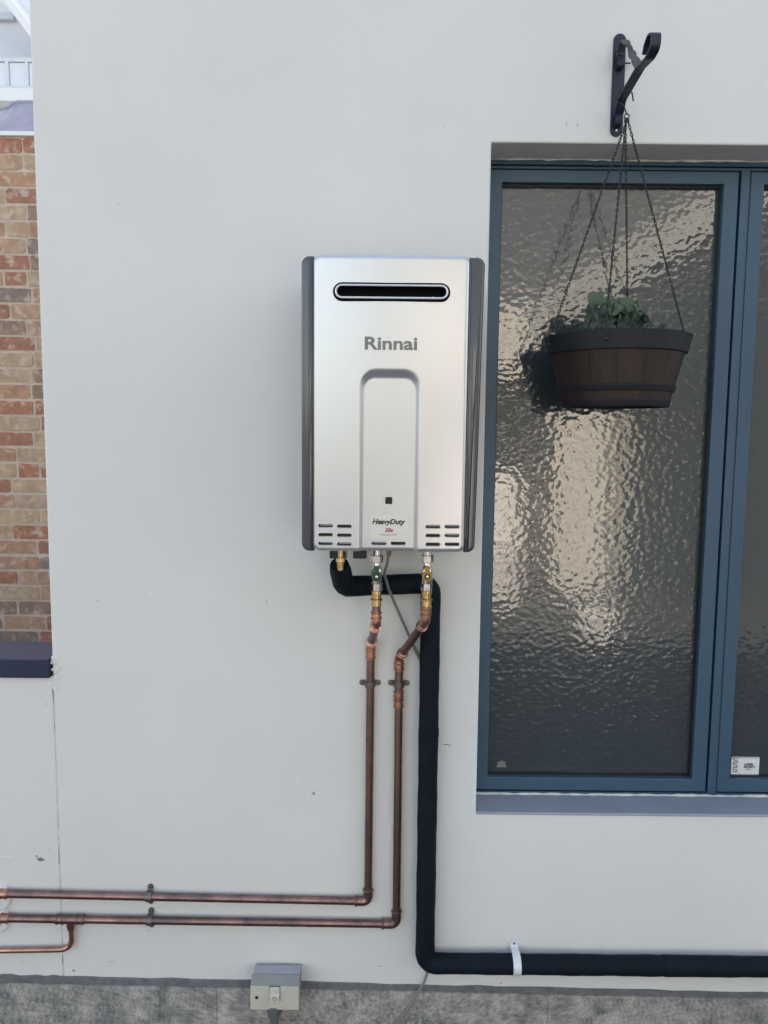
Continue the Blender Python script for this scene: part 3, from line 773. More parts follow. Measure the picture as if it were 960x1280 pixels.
# exhaust outlet
ow = MB(); zc = (oz0+oz1)/2+hz0; rO = (oz1-oz0)/2
def stadium(x0, x1, zc, r, n=10):
    out = []
    for k_ in range(n+1): a = R(-90+180*k_/n); out.append((x1-r+r*math.cos(a), zc+r*math.sin(a)))
    for k_ in range(n+1): a = R(90+180*k_/n); out.append((x0+r+r*math.cos(a), zc+r*math.sin(a)))
    return out
X0_, X1_ = hx0+ox0, hx0+ox1
outlet = MB()
rings = [(rO+.0014, -.0030), (rO+.0002, -.0044), (rO-.0004, -.0046), (rO-.002, -.003), (rO-.004, .026)]
V = []
for (r_, dy) in rings: V.append([(x, HY+dy, z) for x, z in stadium(X0_+rO-r_, X1_-rO+r_, zc, r_)])
n = len(V[0]); allv = [q_ for r_ in V for q_ in r_]
outlet.add(allv, [(j*n+i, j*n+(i+1) % n, (j+1)*n+(i+1) % n, (j+1)*n+i) for j in range(len(V)-1) for i in range(n)] + [tuple(range((len(V)-1)*n, len(V)*n))])
out_o = outlet.build('exhaust_outlet', 'outlet_black', htr)
rI = rO - .0050
pth = [(x, HY-.003, z+.0012) for x, z in stadium(X0_+rO-rI-.0005, X1_-rO+rI+.0005, zc, rI)]
MB().tube(pth+[pth[0]], .0021, 8, cap=False).build('rim', 'rim_white', out_o)
for px in (437, 541):
    c_ = at(px, 372.3, HY); MB().rod((c_.x, HY-.001, c_.z), (0, -1, 0), [(0, .0018), (.0022, .0018), (.0026, .001)], 8).build('screw', 'rim_white', out_o)
# vents
rows_ = set()
for i, (a_, c_, zc) in enumerate(SL):
    xa, xb, z = hx0+a_, hx0+c_, hz0+zc
    yb = HY + depth(a_+.010, min(zc+.0062, .07)) - 0.0
    # surface depth beside the slot
    m = MB(); o_ = stadium(xa-.0004, xb+.0004, z, SR+.0004); i_ = stadium(xa+.0006, xb-.0006, z, SR-.0006)
    n = len(o_); ys = yb-.0004
    m.add([(x, ys, zz_) for x, zz_ in o_] + [(x, ys-.0002, zz_) for x, zz_ in i_] + [(x, ys+.009, zz_) for x, zz_ in i_],
          [(q_, (q_+1) % n, n+(q_+1) % n, n+q_) for q_ in range(n)] + [(n+q_, n+(q_+1) % n, 2*n+(q_+1) % n, 2*n+q_) for q_ in range(n)], 0)
    m.add([(x, ys+.0088, zz_) for x, zz_ in i_], [tuple(range(n))], 1)
    vo = m.build('vent_slot', ['silver', 'slot_dark'], htr)
    hgt = [.55, .2, .45, .15, .12, .5][i % 6]
    MB().prism_x([(ys+.0035, z+SR*.55), (ys+.0045, z+SR*.55-SR*2*hgt*.6), (ys+.0052, z+SR*.55-SR*2*hgt*.6), (ys+.0042, z+SR*.55)], xa+.0045, xb-.002).build('louvre', 'silver', vo, smooth=False)
# window of the sensor, name, label
c_ = at(486, 626, HY); MB().prism(rounded_rect(c_.x-.0072, c_.z-.0072, c_.x+.0072, c_.z+.0072, .0008, 2), HY+.0066, HY+.014).build('sensor_window', 'lens_black', htr, smooth=False)
a_, c_ = at(456, 430, HY), at(521.5, 430, HY)
text('Rinnai', 'lettering', .036, ((a_.x+c_.x)/2, HY-.0042, at(488, 429.5, HY).z), 'print_grey', htr, bold=.0009, depth=.0005, width=c_.x-a_.x, tall=.80)
sy = HY + .0073
p0 = at(463, 643, sy); p1 = at(510, 673, sy)
lb = MB().prism(rounded_rect(p0.x, p1.z, p1.x, p0.z, .002, 3), sy, sy+.0016).build('label_sticker', 'sticker_grey', htr, smooth=False)
c_ = at(486, 653, sy); w_ = at(507, 653, sy).x-at(465.5, 653, sy).x
text('HeavyDuty', 'lettering', .014, (c_.x, sy-.0003, c_.z), 'print_black', lb, shear=.28, bold=.00050, depth=.0003, width=w_)
c_ = at(486, 662.5, sy); text('28e', 'lettering', .012, (c_.x, sy-.0003, c_.z), 'print_red', lb, shear=.28, bold=.00030, depth=.0003, width=.0175)
c_ = at(485.5, 668.6, sy); text('Powered by NPC', 'lettering', .005, (c_.x, sy-.0003, c_.z), 'print_grey', lb, depth=.0002, width=.037)
# black plugs under the casing
for px, wx in ((422, 9.5), (450, 8.3)):
    a_ = at(px-wx, 690, -.15); c_ = at(px+wx, 697, -.15)
    MB().box((a_.x, -.165, at(px, 697, -.15).z), (c_.x, -.135, hz0+.004)).build('drain_plug', 'seal_black', htr, bevel=.002)

# ================================================================== PIPES
RP = .0098
def ring_fit(mb, p, d, length, r=RP*1.16, bead_r=RP*1.36, mi=0):
    """press fitting sleeve with a bead at each end, centred at p along d"""
    h = length/2
    mb.rod(Vector(p)-Vector(d).normalized()*h, d, [(0, r*.93), (.0005, r), (.002, r), (.0032, bead_r), (.0048, bead_r), (.006, r), (length-.006, r), (length-.0048, bead_r), (length-.0032, bead_r), (length-.002, r), (length-.0005, r), (length, r*.93)], 16, mi)
def elbow(parent, pts, rad, m='copper_dull'):
    """formed elbow with beaded sockets over a corner of the run"""
    e = MB(); path = fillet(pts, rad, 10); e.tube(path, RP*1.17, 16)
    P = [Vector(p) for p in path]
    for end, nx in ((0, 1), (-1, -2)):
        d = (P[nx]-P[end]).normalized()
        e.rod(P[end]-d*.001, d, [(0, RP*1.15), (.001, RP*1.3), (.0018, RP*1.42), (.0042, RP*1.42), (.005, RP*1.3), (.0065, RP*1.15)], 16)
    return e.build('elbow', m, parent)
def valve(parent, px, top_py, Y, handle, cx_off=0):
    """ball valve hanging under the heater, down to the first copper"""
    P = lambda y, dx=0: at(px+dx, y, Y)
    top = P(top_py); dn = Vector((0, 0, -1))
    x = top.x
    z = lambda y: at(px, y, Y).z
    hexp = lambda y0, y1, r: [(0, r*.9), (.0012, r), (z(y0)-z(y1)-.0012, r), (z(y0)-z(y1), r*.9)]
    b = MB()
    b.rod((x, Y, hz0+.002), dn, [(0, .0105), (hz0+.002-z(694), .0105)], 16)
    b.rod((x, Y, z(702)), dn, [(0, .0080), (z(702)-z(706), .0078), (z(702)-z(708), .0100), (z(702)-z(714), .0128), (z(702)-z(724), .0132), (z(702)-z(729), .0115)], 18)
    v = b.build('valve', 'chrome', parent)
    MB().rod((x, Y, z(693.5)), dn, hexp(693.5, 703, .0145), 6).build('hex_nut', 'chrome', v)
    MB().rod((x, Y, z(728.5)), dn, hexp(728.5, 738, .0132), 6).build('hex_nut', 'chrome', v)
    # handle: round boss and a flat lever along the valve
    h = MB(); hz = z(718.5)
    h.rod((x, Y-.010, hz), (0, -1, 0), [(0, .008), (.004, .0118), (.011, .0118), (.013, .0098)], 20)
    h.prism(rounded_rect(x-.006, hz+.004, x+.006, z(706), .003, 3), Y-.022, Y-.018)
    h.build('handle', handle, v, bevel=.0006)
    MB().rod((x, Y-.0228, hz), (0, -1, 0), [(0, .0068), (.0012, .0064), (.0013, .0052)], 14).build('washer', 'seal_black', v)
    MB().rod((x, Y-.0240, hz), (0, -1, 0), [(0, .0038), (.003, .0036), (.0034, .002)], 6).build('screw', 'chrome', v)
    bb = MB()
    bb.rod((x, Y, z(738)), dn, [(0, .0118), (z(738)-z(742), .0118), (z(738)-z(742.5), .0105), (z(738)-z(748), .0105), (z(738)-z(748.6), .0135), (z(738)-z(750.5), .0135), (z(738)-z(751), .0108), (z(738)-z(757), .0112), (z(738)-z(757.5), .0100)], 18)
    bb.build('brass_adapter', 'brass', v)
    return Vector((x, Y, z(757)))

YW = -.0145                                  # pipes along the wall
# --- cold water run with the green valve
pa = thing('copper_pipe', tuple(at(460, 1127, YW)), 'copper water pipe with green-handled valve, upper of the two long horizontal runs', 'pipe')
YA = -.125
s0 = valve(pa, 471, 690, YA, 'green_paint')
k1 = at(470, 779, YA); k2 = at(463.5, 806, YW); el = at(460.5, 1126.5, YW); ew = at(-120, 1114.5, YW)
k1.x = s0.x
el.x = k2.x - .0015
run = fillet([s0, k1, k2, el, ew], [0, .02, .02, .017, 0], 8)
MB().tube(run, RP, 16).build('tube', 'copper_dull', pa)
dv = Vector((0, 0, -1)); dd = (k2-k1).normalized()
f = MB(); ring_fit(f, k1+Vector((0, 0, .018)), dv, .020); ring_fit(f, k1+dd*.020, dd, .018); f.tube(fillet([k1+Vector((0,0,.014)), k1, k1+dd*.018], .02, 6), RP*1.15, 14)
f.build('elbow', 'copper_bright', pa)
f = MB(); ring_fit(f, k2-dd*.020, dd, .018); ring_fit(f, k2+dv*.022, dv, .026); f.tube(fillet([k2-dd*.018, k2, k2+dv*.014], .02, 6), RP*1.15, 14)
f.build('elbow', 'copper_bright', pa)
dw = (ew-el).normalized()
elbow(pa, [el+Vector((0, 0, .032)), el, el+dw*.032], .017)
f = MB(); ring_fit(f, at(5, 1117.2, YW), dw, .022); f.build('coupling', 'copper_bright', pa)

# --- gas run with the yellow valve
pb = thing('copper_gas_pipe', tuple(at(499, 1155, YW)), 'copper gas pipe with yellow-handled valve, lower of the two long horizontal runs, with a tee', 'pipe')
s0 = valve(pb, 534, 690, YA, 'yellow_paint')
bb = MB(); ring_fit(bb, s0+Vector((0, 0, -.008)), dv, .018, RP*1.12, RP*1.3); bb.build('brass_adapter', 'brass', pb)
k1 = at(532.5, 776, YA); k1.x = s0.x-.001; k2 = at(499, 822, YW); el = at(500.5, 1155, YW); el.x = k2.x+.001; ew = at(-120, 1146, YW)
run = fillet([s0, k1, k2, el, ew], [0, .022, .022, .017, 0], 8)
MB().tube(run, RP, 16).build('tube', 'copper_dull', pb)
dd = (k2-k1).normalized()
f = MB(); ring_fit(f, k1+Vector((0, 0, .021)), dv, .020); ring_fit(f, k1+dd*.022, dd, .016); f.tube(fillet([k1+Vector((0,0,.016)), k1, k1+dd*.018], .022, 6), RP*1.16, 14)
f.build('elbow', 'copper_bright', pb)
f = MB(); ring_fit(f, k2-dd*.022, dd, .016); ring_fit(f, k2+dv*.021, dv, .020); f.tube(fillet([k2-dd*.018, k2, k2+dv*.014], .022, 6), RP*1.16, 14)
f.build('elbow', 'copper_bright', pb)
f = MB(); zA = at(498, 862, YW).z; zB = at(498, 886, YW).z
ring_fit(f, (k2.x, YW, (zA+zB)/2+.013), dv, .019); ring_fit(f, (k2.x, YW, (zA+zB)/2-.010), dv, .023); f.build('coupling', 'copper_bright', pb)
dw = (ew-el).normalized()
elbow(pb, [el+Vector((0, 0, .036)), el, el+dw*.036], .017)
f = MB()
on = lambda px: el + dw*((at(px, 1150, YW).x-el.x)/dw.x)
ring_fit(f, on(6), dw, .024); f.build('coupling', 'copper_bright', pb)
f = MB(); c0 = on(88.5)
f.rod(on(106), dw, [(0, RP*1.15), ((on(106)-on(71)).length, RP*1.15)], 16); ring_fit(f, on(100.5), dw, .022); ring_fit(f, on(75.5), dw, .022)
f.rod(c0, (0, 0, -1), [(0, RP*1.1), (.020, RP*1.05), (.021, RP*.95), (.024, RP*.95)], 16)
f.rod(c0+Vector((0, 0, -.020)), (0, 0, -1), [(0, .0075), (.002, .0092), (.006, .0092), (.008, .0075)], 16)
f.build('tee', 'copper_dull', pb)
RB = .0068
br = [c0+Vector((0, 0, -.012)), at(91.5, 1186.5, YW+.002), at(-120, 1190, YW+.002)]
br[1].x = c0.x + .001
MB().tube(fillet(br, [0, .045, 0], 12), RB, 14).build('branch_tube', 'copper_bright', pb)

# --- foam-lagged hot water pipe
RF = .0238
YF = -.034
pc = thing('insulated_pipe', tuple(at(538, 1205, YF)), 'thick black foam-lagged pipe running down the wall and off to the right', 'pipe')
a0 = at(424.5, 706, -.150); a1 = at(430, 733, -.10); a1b = at(470, 731.5, -.055); a2 = at(538.6, 729, YF); a3 = at(539, 1204, YF); a4 = at(1250, 1211.5, YF)
a3.x = a2.x + .0005
pth = fillet([a0 + Vector((-.001, 0, .001)), a1, a1b, a2, a3, a4], [0, .028, .05, .030, .030, 0], 10)
# subdivide and let the soft foam vary a little
den = []
for p, q_ in zip(pth[:-1], pth[1:]):
    L_ = (q_-p).length; n = max(1, int(L_/.02))
    for i in range(n): den.append(p.lerp(q_, i/n))
den.append(pth[-1])
rr = []
for i, p in enumerate(den):
    r = RF*(1+.02*math.sin(i*.7)+.015*math.sin(i*1.9+1))
    if i == 0: r *= .86
    if i == 1: r *= 1.0
    rr.append(r)
zS = at(540, 911, YF).z
MB().tube(den, rr, 22).build('foam_lagging', 'foam', pc)
MB().rod((a3.x, YF, zS+.003), (0, 0, -1), [(0, RF*.98), (.001, RF*1.03), (.02, RF*1.05), (.024, RF*1.0)], 24).build('tape_joint', 'foam', pc)
xs2 = at(829, 1200, YF); dS = (a4-a3).normalized(); base = a3 + dS*((xs2.x-a3.x)/dS.x)
MB().rod(base, dS, [(0, RF*.98), (.001, RF*1.035), (.03, RF*1.03), (.10, RF*1.0)], 24).build('tape_joint', 'foam', pc)
for px in (736, 746):
    q_ = a3 + dS*((at(px, 1205, YF).x-a3.x)/dS.x) + Vector((0, -.004, -RF))
    MB().rod(q_+Vector((0,0,.003)), (0, 0, -1), [(0, .0022), (.005, .002), (.006, .001)], 7).build('tie_end', 'foam', pc)
st = MB(); q_ = at(425.5, 690, -.165)
zz = lambda y: at(425, y, -.165).z
st.rod((q_.x, -.160, hz0+.002), dv, [(0, .0075), (hz0+.002-zz(697), .0075), (hz0+.002-zz(697.5), .0098), (hz0+.002-zz(702.5), .0102), (hz0+.002-zz(703), .0082), (hz0+.002-zz(713), .0078)], 16)
st.build('brass_union', 'brass', pc)
MB().box((q_.x+.006, -.155, zz(699)), (q_.x+.014, -.147, hz0+.003)).build('bonding_tag', 'clip_metal', pc, bevel=.001)

# --- pipe clips
def clip(label, c, axis, m='clip_metal', w_=.014, r=RP, ear=.0085, group='copper saddle clips'):
    """saddle clip; axis 'z' for an upright pipe, 'x' for a level one"""
    c = Vector(c)
    root = thing('pipe_clip', (c.x, 0, c.z), label, 'pipe clip', group)
    prof = []; R_ = r*1.14; yc = c.y; lift = -.0022
    prof.append((-(R_+ear), lift)); prof.append((-(R_+.0035), lift)); prof.append((-(R_), lift-.004))
    for k_ in range(0, 13):
        a = R(180-15*k_); prof.append((R_*math.cos(a), yc-R_*math.sin(a)))
    prof += [(R_, lift-.004), (R_+.0035, lift), (R_+ear, lift)]
    t = .0013; m_ = MB(); n = len(prof)
    for k_, (s_, y) in enumerate(prof):
        a_, q_ = prof[max(0, k_-1)], prof[min(n-1, k_+1)]
        tx, ty = q_[0]-a_[0], q_[1]-a_[1]; L_ = math.hypot(tx, ty); nx, ny = ty/L_, -tx/L_
        hw = w_/2
        for (dn_, e) in ((0, -hw), (0, hw), (1, hw), (1, -hw)):
            s2, y2 = s_+nx*t*dn_, y+ny*t*dn_
            m_.v.append(Vector((c.x+s2, y2, c.z+e)) if axis == 'z' else Vector((c.x+e, y2, c.z+s2)))
    for k_ in range(n-1):
        for q_ in range(4):
            m_.f.append([k_*4+q_, k_*4+(q_+1) % 4, (k_+1)*4+(q_+1) % 4, (k_+1)*4+q_]); m_.m.append(0)
    m_.f += [[0, 1, 2, 3], [n*4-1, n*4-2, n*4-3, n*4-4]]; m_.m += [0, 0]
    m_.build('strap', m, root)
    for s_ in (-1, 1):
        off = s_*(R_+ear)
        pt = Vector((c.x+off, 0, c.z)) if axis == 'z' else Vector((c.x, 0, c.z+off))
        e = MB(); e.rod(pt+Vector((0, -.0021, 0)), (0, -1, 0), [(0, w_/2), (.0013, w_/2)], 16); ee = e.build('ear', m, root)
        MB().rod(pt+Vector((0, -.0034, 0)), (0, -1, 0), [(0, .0034), (.0012, .0032), (.0022, .0015)], 10).build('screw', 'clip_metal' if m == 'clip_metal' else 'casing_grey', ee)
        MB().rod(pt+Vector((0, .001, 0)), (0, -1, 0), [(0, .004), (.0032, .004)], 8).build('spacer', m, ee)
    return root
pAx = k2
c = at(463, 855, YW); clip('metal saddle clip on the left upright copper pipe below the heater', (at(462.6, 855, YW).x, YW, c.z), 'z')
clip('metal saddle clip on the right upright copper pipe below the heater', (k2.x, YW, c.z), 'z')
elA = at(460.5, 1126.5, YW); 
xa = at(186.5, 1118, YW); dwa = (at(-120, 1114.5, YW)-elA); za = elA.z + dwa.z*(xa.x-elA.x)/dwa.x
clip('metal saddle clip on the upper horizontal copper pipe', (xa.x, YW, za), 'x')
xb = on(187.5); clip('metal saddle clip on the lower horizontal copper pipe', (xb.x, YW, xb.z), 'x')
cw = a3 + dS*((at(645, 1200, YF).x-a3.x)/dS.x)
clip('white metal saddle clip holding the black foam pipe near the ground', (cw.x, YF, cw.z), 'x', 'white_metal', .0195, RF*.93, .0085, None)

# --- white wall flanges at the left border of the picture
for (px, py, r, lab) in ((-4, 1121, .037, 'white round wall plate behind the upper copper pipe end'), (-4, 1149, .034, 'white round wall plate behind the lower copper pipe end')):
    p = at(px, py, 0); yo = -.003 if py < 1130 else -.0015
    t = thing('wall_plate', (p.x, 0, p.z), lab, 'wall plate', 'white pipe wall plates')
    MB().rod((p.x, .001, p.z), (0, -1, 0), [(0, r), (-yo+.003, r), (-yo+.006, r*.97), (-yo+.009, r*.82), (-yo+.0095, r*.45)], 36).build('disc', 'white_plastic', t)
    MB().rod((p.x, -.008, p.z), (0, -1, 0), [(0, r*.5), (.004, r*.5), (.006, r*.42)], 24).build('collar', 'white_plastic', t)

# --- power cable
YC = -.006
cb = thing('power_cable', tuple(at(535, 1212, YC)), 'thin grey power cable slanting from the heater behind the foam pipe to the ground', 'cable')
c1 = at(485.5, 704, -.12); c0 = Vector((c1.x+.001, -.12, hz0+.002))
cpts = [c0, at(484.5, 704, -.12), at(480, 716, -.105), at(486, 737, -.075), at(506, 783, -.020), at(527, 829, YC), Vector((a3.x-.004, YC, at(530, 862, YC).z)),
        Vector((a3.x-.002, YC, at(530, 1180, YC).z)), at(535.5, 1211, YC-.004), at(530, 1228, -.018), at(511, 1260, -.020), at(488, 1290, -.020), at(470, 1330, -.02)]
cpts.append(Vector((cpts[-1].x-.02, -.02, .01)))
MB().tube(fillet(cpts, [.05]*len(cpts), 6), .0034, 10).build('flex', 'cable_grey', cb)
MB().rod((c0.x, -.12, hz0+.002), dv, [(0, .0085), (.010, .0085), (.0105, .0070), (.018, .0066), (.030, .0045)], 12).build('strain_relief', 'cable_grey', cb)

# --- isolator switch
zt = at(346, 1204.5, -.004).z
ya = -.040; yb_ = -.068
zs1 = at(346, 1232.5, yb_).z; zb_ = at(346, 1262, yb_).z
xa_, xb_ = at(313, 1247, yb_).x, at(373.5, 1247, yb_).x
sw_ = thing('isolator_switch', ((xa_+xb_)/2, 0, zb_), 'cream weatherproof isolator switch box with grey hood at the foot of the wall', 'switch')
MB().prism_x([(.0, zb_+.002), (yb_+.010, zb_+.002), (yb_+.010, zs1-.002), (ya, zt-.002), (.0, zt-.002)], xa_+.0025, xb_-.001).build('box', 'switch_grey', sw_, bevel=.002)
MB().prism_x([(ya-.001, zt), (yb_, zs1), (yb_+.011, zs1), (ya+.008, zt-.008)], xa_, xb_+.0005).build('hood', 'switch_grey', sw_, bevel=.0015)
top_ = MB().prism_x([(-.012, zt-.001), (ya+.0, zt-.001), (ya+.0, zt+.002), (-.012, zt+.002)], xa_+.003, xb_-.001).build('top_cover', 'switch_top', sw_, bevel=.001)
c_ = at(346, 1211, -.026); MB().rod((c_.x, -.026, zt+.0018), (0, 0, 1), [(0, .011), (.001, .011), (.0014, .0095), (.0008, .008)], 20).build('knockout', 'switch_top', top_)
pl = MB().prism(rounded_rect(xa_, zb_, xb_, zs1-.001, .002, 3), yb_-.001, yb_+.010).build('front_plate', 'switch_cream', sw_, bevel=.001)
c_ = at(343.5, 1241.5, yb_); hw_, hh_ = .0122, .0175
MB().prism(rounded_rect(c_.x-hw_-.0015, c_.z-hh_-.001, c_.x+hw_+.0015, c_.z+hh_+.0025, .002, 3), yb_-.0016, yb_-.0006).build('rocker_surround', 'casing_grey', pl)
MB().prism_x([(yb_-.001, c_.z-hh_), (yb_-.010, c_.z-hh_+.002), (yb_-.0085, c_.z-.001), (yb_-.0055, c_.z+.002), (yb_-.0035, c_.z+hh_), (yb_-.001, c_.z+hh_)], c_.x-hw_, c_.x+hw_).build('rocker', 'switch_cream', pl, bevel=.0012)
q_ = Vector((c_.x+.0005, yb_-.0098, c_.z-.0085)); ring = [(q_.x+.0045*math.cos(R(a)), q_.y+.0006, q_.z+.0045*math.sin(R(a))) for a in range(0, 361, 24)]
MB().tube(ring, .0008, 6, cap=False).build('mark', 'casing_grey', pl)
c_ = at(321, 1246.5, yb_); MB().rod((c_.x, yb_-.0005, c_.z), (0, -1, 0), [(0, .0042), (.0012, .0042), (.0014, .0034)], 14).build('screw', 'print_black', pl)
c_ = at(343, 1266, -.052)
MB().rod((c_.x, -.052, zb_+.004), dv, [(0, .0195), (.008, .0195), (.0085, .017), (.016, .017), (.0165, .0185), (.030, .0170), (.0305, .0125), (.033, .0125), (.0335, .0115), (.037, .0115), (.0375, .0095), (.040, .0095), (.0405, .0108), (.044, .0108), (.0445, .0090), (.047, .0090), (.0475, .010), (.06, .010), (zb_-.002, .009)], 18).build('cable_gland', 'casing_grey', sw_)

# ================================================================== BRACKET
bkt = thing('wall_bracket', tuple(at(772, 110, 0)), 'dark metal scrolled bracket for hanging baskets, screwed above the window', 'bracket')
pT, pB = at(774.5, 43, 0), at(769.5, 171.5, 0); xc = (pT.x+pB.x)/2; hwp = .0140
poly = stadium(0, 1, 0, .1)
pol = []
for k_ in range(9): a = R(180*k_/8); pol.append((xc+hwp*math.cos(a), pT.z-hwp+hwp*math.sin(a)))
for k_ in range(9): a = R(180+180*k_/8); pol.append((xc+hwp*math.cos(a), pB.z+hwp+hwp*math.sin(a)))
MB().prism(pol, -.005, -.0005).build('back_plate', 'bracket_black', bkt, bevel=.0008)
for py in (164, 50.0):
    c_ = at(770, py, 0); MB().rod((xc, -.0048, c_.z), (0, -1, 0), [(0, .0026), (.001, .0024), (.0012, .001)], 8).build('screw', 'white_plastic' if py > 100 else 'bracket_black', bkt)
def strap(name, yz, half, m, parent, twist=None, t=.0040):
    """flat bar bent along points (y, z) in the plane x = xc"""
    P = [Vector((0, y, z)) for y, z in yz]; n = len(P); mb = MB()
    for i in range(n):
        T = (P[min(i+1, n-1)]-P[max(0, i-1)]).normalized(); N_ = Vector((1, 0, 0)).cross(T).normalized()
        a = twist[i] if twist else 0.0; h = half[i] if isinstance(half, list) else half
        W = Vector((1, 0, 0))*math.cos(a) + N_*math.sin(a); M_ = T.cross(W)
        c0 = Vector((xc, 0, 0)) + P[i]
        for (sa_, sb2) in ((-1, -1), (1, -1), (1, 1), (-1, 1)): mb.v.append(c0 + W*h*sa_ + M_*t/2*sb2)
    for i in range(n-1):
        for q_ in range(4): mb.f.append([i*4+q_, i*4+(q_+1) % 4, (i+1)*4+(q_+1) % 4, (i+1)*4+q_]); mb.m.append(0)
    mb.f += [[3, 2, 1, 0], [n*4-4, n*4-3, n*4-2, n*4-1]]; mb.m += [0, 0]
    return mb.build(name, m, parent, bevel=.0006)
def zat(px, py, off): return at(px, py, -off).z
# arm: lower scroll on the plate, straight out and up, hook at the end
A = []
zl = zat(770, 142, .01)
for a in range(-90, 211, 20): A.append((-.020+.013*math.cos(R(a+180)), zl-.004+.017*math.sin(R(a+180))))
A = [(-.008, zat(769, 152, .008)), (-.012, zat(769, 146, .012)), (-.022, zat(770, 140, .02)), (-.034, zat(776, 127, .034))]
z1_, z2_ = zat(778, 122, .045), zat(801, 84, .16)
A.append((-.045, z1_)); 
for k_ in range(1, 5): A.append((-.045-.115*k_/4, z1_+(z2_-z1_)*k_/4))
z3_ = zat(816, 60, .225); z4_ = zat(819, 42.5, .238)
tip = fillet([(0, -.16, z2_), (0, -.215, zat(812, 73, .215)), (0, -.247, zat(821, 60, .247)), (0, -.250, z4_-.003), (0, -.226, z4_+.004), (0, -.206, z4_-.006), (0, -.198, z4_-.020)], [0, .06, .06, .02, .02, .012, 0], 6)
A += [(p.y, p.z) for p in tip[1:]]
strap('arm', A, .0100, 'bracket_black', bkt)
# notched, twisted brace from the top of the plate down to the arm
zt0 = zat(773, 66, .01); B = []; tw = []
za_, zb2 = zat(776, 53, .03), zat(800, 86, .155)
B = [(-.007, zt0-.012), (-.010, zt0), (-.020, za_-.004), (-.032, za_+.001), (-.044, za_-.003)]; tw = [0, 0, 0, 0, 0]
n = 22; ph = []
half = [.0085]*5
for k_ in range(1, n+1):
    t = k_/n; B.append((-.044-.111*t, (za_-.003)+(zb2-za_+.003)*t)); tw.append(min(1, max(0, (t-.12)/.35))*R(150) if t < .47 else R(150))
    half.append(.0085*(1-.35*math.exp(-((t-.42)/.05)**2)-.35*math.exp(-((t-.62)/.05)**2)))
strap('brace', B, half, 'bracket_worn', bkt, tw)
# scrolls riveted on the plate
for py in (78, 150):
    zc = zat(770, py, .01)
    strap('scroll', [(-.006-.009*(1+math.cos(R(a)))/1.0*.8, zc+.014*math.sin(R(a))) for a in range(180, 541, 24)], .0078, 'bracket_black', bkt, t=.003)
c_ = zat(780, 80, .006); MB().tube([(xc+.004, -.010, c_), (xc+.024, -.010, c_)], .0016, 6).build('pin', 'bracket_black', bkt)

# ================================================================== HANGING TUB
PY = -.050
rimT = at(773, 411, PY); 
pcx = at(771, 430, PY).x; zr = at(773, 409, PY-.165).z; zb = at(770, 508, PY).z
RR = (at(862, 415, PY).x-at(683.5, 415, PY).x)/2; RBt = (at(832, 506, PY).x-at(704, 506, PY).x)/2
print('tub', RR, RBt, zr-zb)
tub = thing('hanging_planter', (pcx, PY, zb), 'dark brown half-barrel planter hanging on four black chains before the window', 'planter')
H_ = zr-zb
rad = lambda z: RBt + (RR-.006-RBt)*((z-zb)/H_)
NS = 15
stm = None
def stave_mesh():
    m = MB(); a0, a1 = -math.pi/NS+.0022, math.pi/NS-.0022; n = 4; z0, z1 = zb+.012, zr-.038
    ring_ = []
    for z in (z0, z1):
        for k_ in range(n+1):
            a = a0+(a1-a0)*k_/n; edge = .0007 if k_ in (0, n) else 0
            ring_.append((math.cos(a)*(rad(z)-edge), math.sin(a)*(rad(z)-edge), z-zb))
        for k_ in range(n, -1, -1):
            a = a0+(a1-a0)*k_/n; ring_.append((math.cos(a)*(rad(z)-.009), math.sin(a)*(rad(z)-.009), z-zb))
    q_ = 2*(n+1)
    m.add(ring_, [(i, (i+1) % q_, q_+(i+1) % q_, q_+i) for i in range(q_)] + [tuple(range(q_-1, -1, -1)), tuple(range(q_, 2*q_))])
    return m
o = stave_mesh().build('stave', 'stave', None); stm = o.data; bpy.data.objects.remove(o)
for k_ in range(NS):
    o = bpy.data.objects.new('stave', stm); COL.objects.link(o); o.parent = tub; o.rotation_euler = (0, 0, 2*math.pi*k_/NS + .05)
def hoop(name, z0, z1, dr, m='tub_rim', inner=.012, lip=0):
    b = MB(); S = 64; prof = [(z0, rad(z0)+dr*.6), (z0+.0015, rad(z0)+dr), (z1-.0015, rad(z1)+dr), (z1, rad(z1)+dr*.6), (z1, rad(z1)-inner), (z0, rad(z0)-inner)]
    vs_ = [(pcx+r_*math.cos(2*math.pi*k_/S), PY+r_*math.sin(2*math.pi*k_/S), z) for z, r_ in prof for k_ in range(S)]; n = len(prof)
    b.add(vs_, [(i*S+k_, i*S+(k_+1) % S, ((i+1) % n)*S+(k_+1) % S, ((i+1) % n)*S+k_) for i in range(n) for k_ in range(S)])
    return b.build(name, m, tub)
rim = hoop('rim_band', zr-.040, zr, .006)
hoop('hoop', at(770, 487, PY-.14).z, at(770, 478, PY-.14).z, .0030)
hoop('base_hoop', zb-.002, zb+.013, .0022)
lin = MB(); lin.rod((pcx, PY, zb+.003), (0, 0, 1), [(0, rad(zb)-.004), (H_-.03, rad(zr-.03)-.010)], 40); lin.build('liner', 'soil', tub)
b = MB(); S = 28; vs_ = [(pcx, PY, zr-.006)]
for r_ in (.35, .7, 1.0):
    for k_ in range(S):
        a = 2*math.pi*k_/S; rr_ = (RR-.013)*r_; vs_.append((pcx+rr_*math.cos(a), PY+rr_*math.sin(a), zr-.012+random.uniform(-.004, .010)+.008*(1-r_)))
fs = [(0, 1+k_, 1+(k_+1) % S) for k_ in range(S)] + [(1+j*S+k_, 1+(j+1)*S+k_, 1+(j+1)*S+(k_+1) % S, 1+j*S+(k_+1) % S) for j in range(2) for k_ in range(S)]
b.add(vs_, fs); b.build('soil', 'soil', tub)
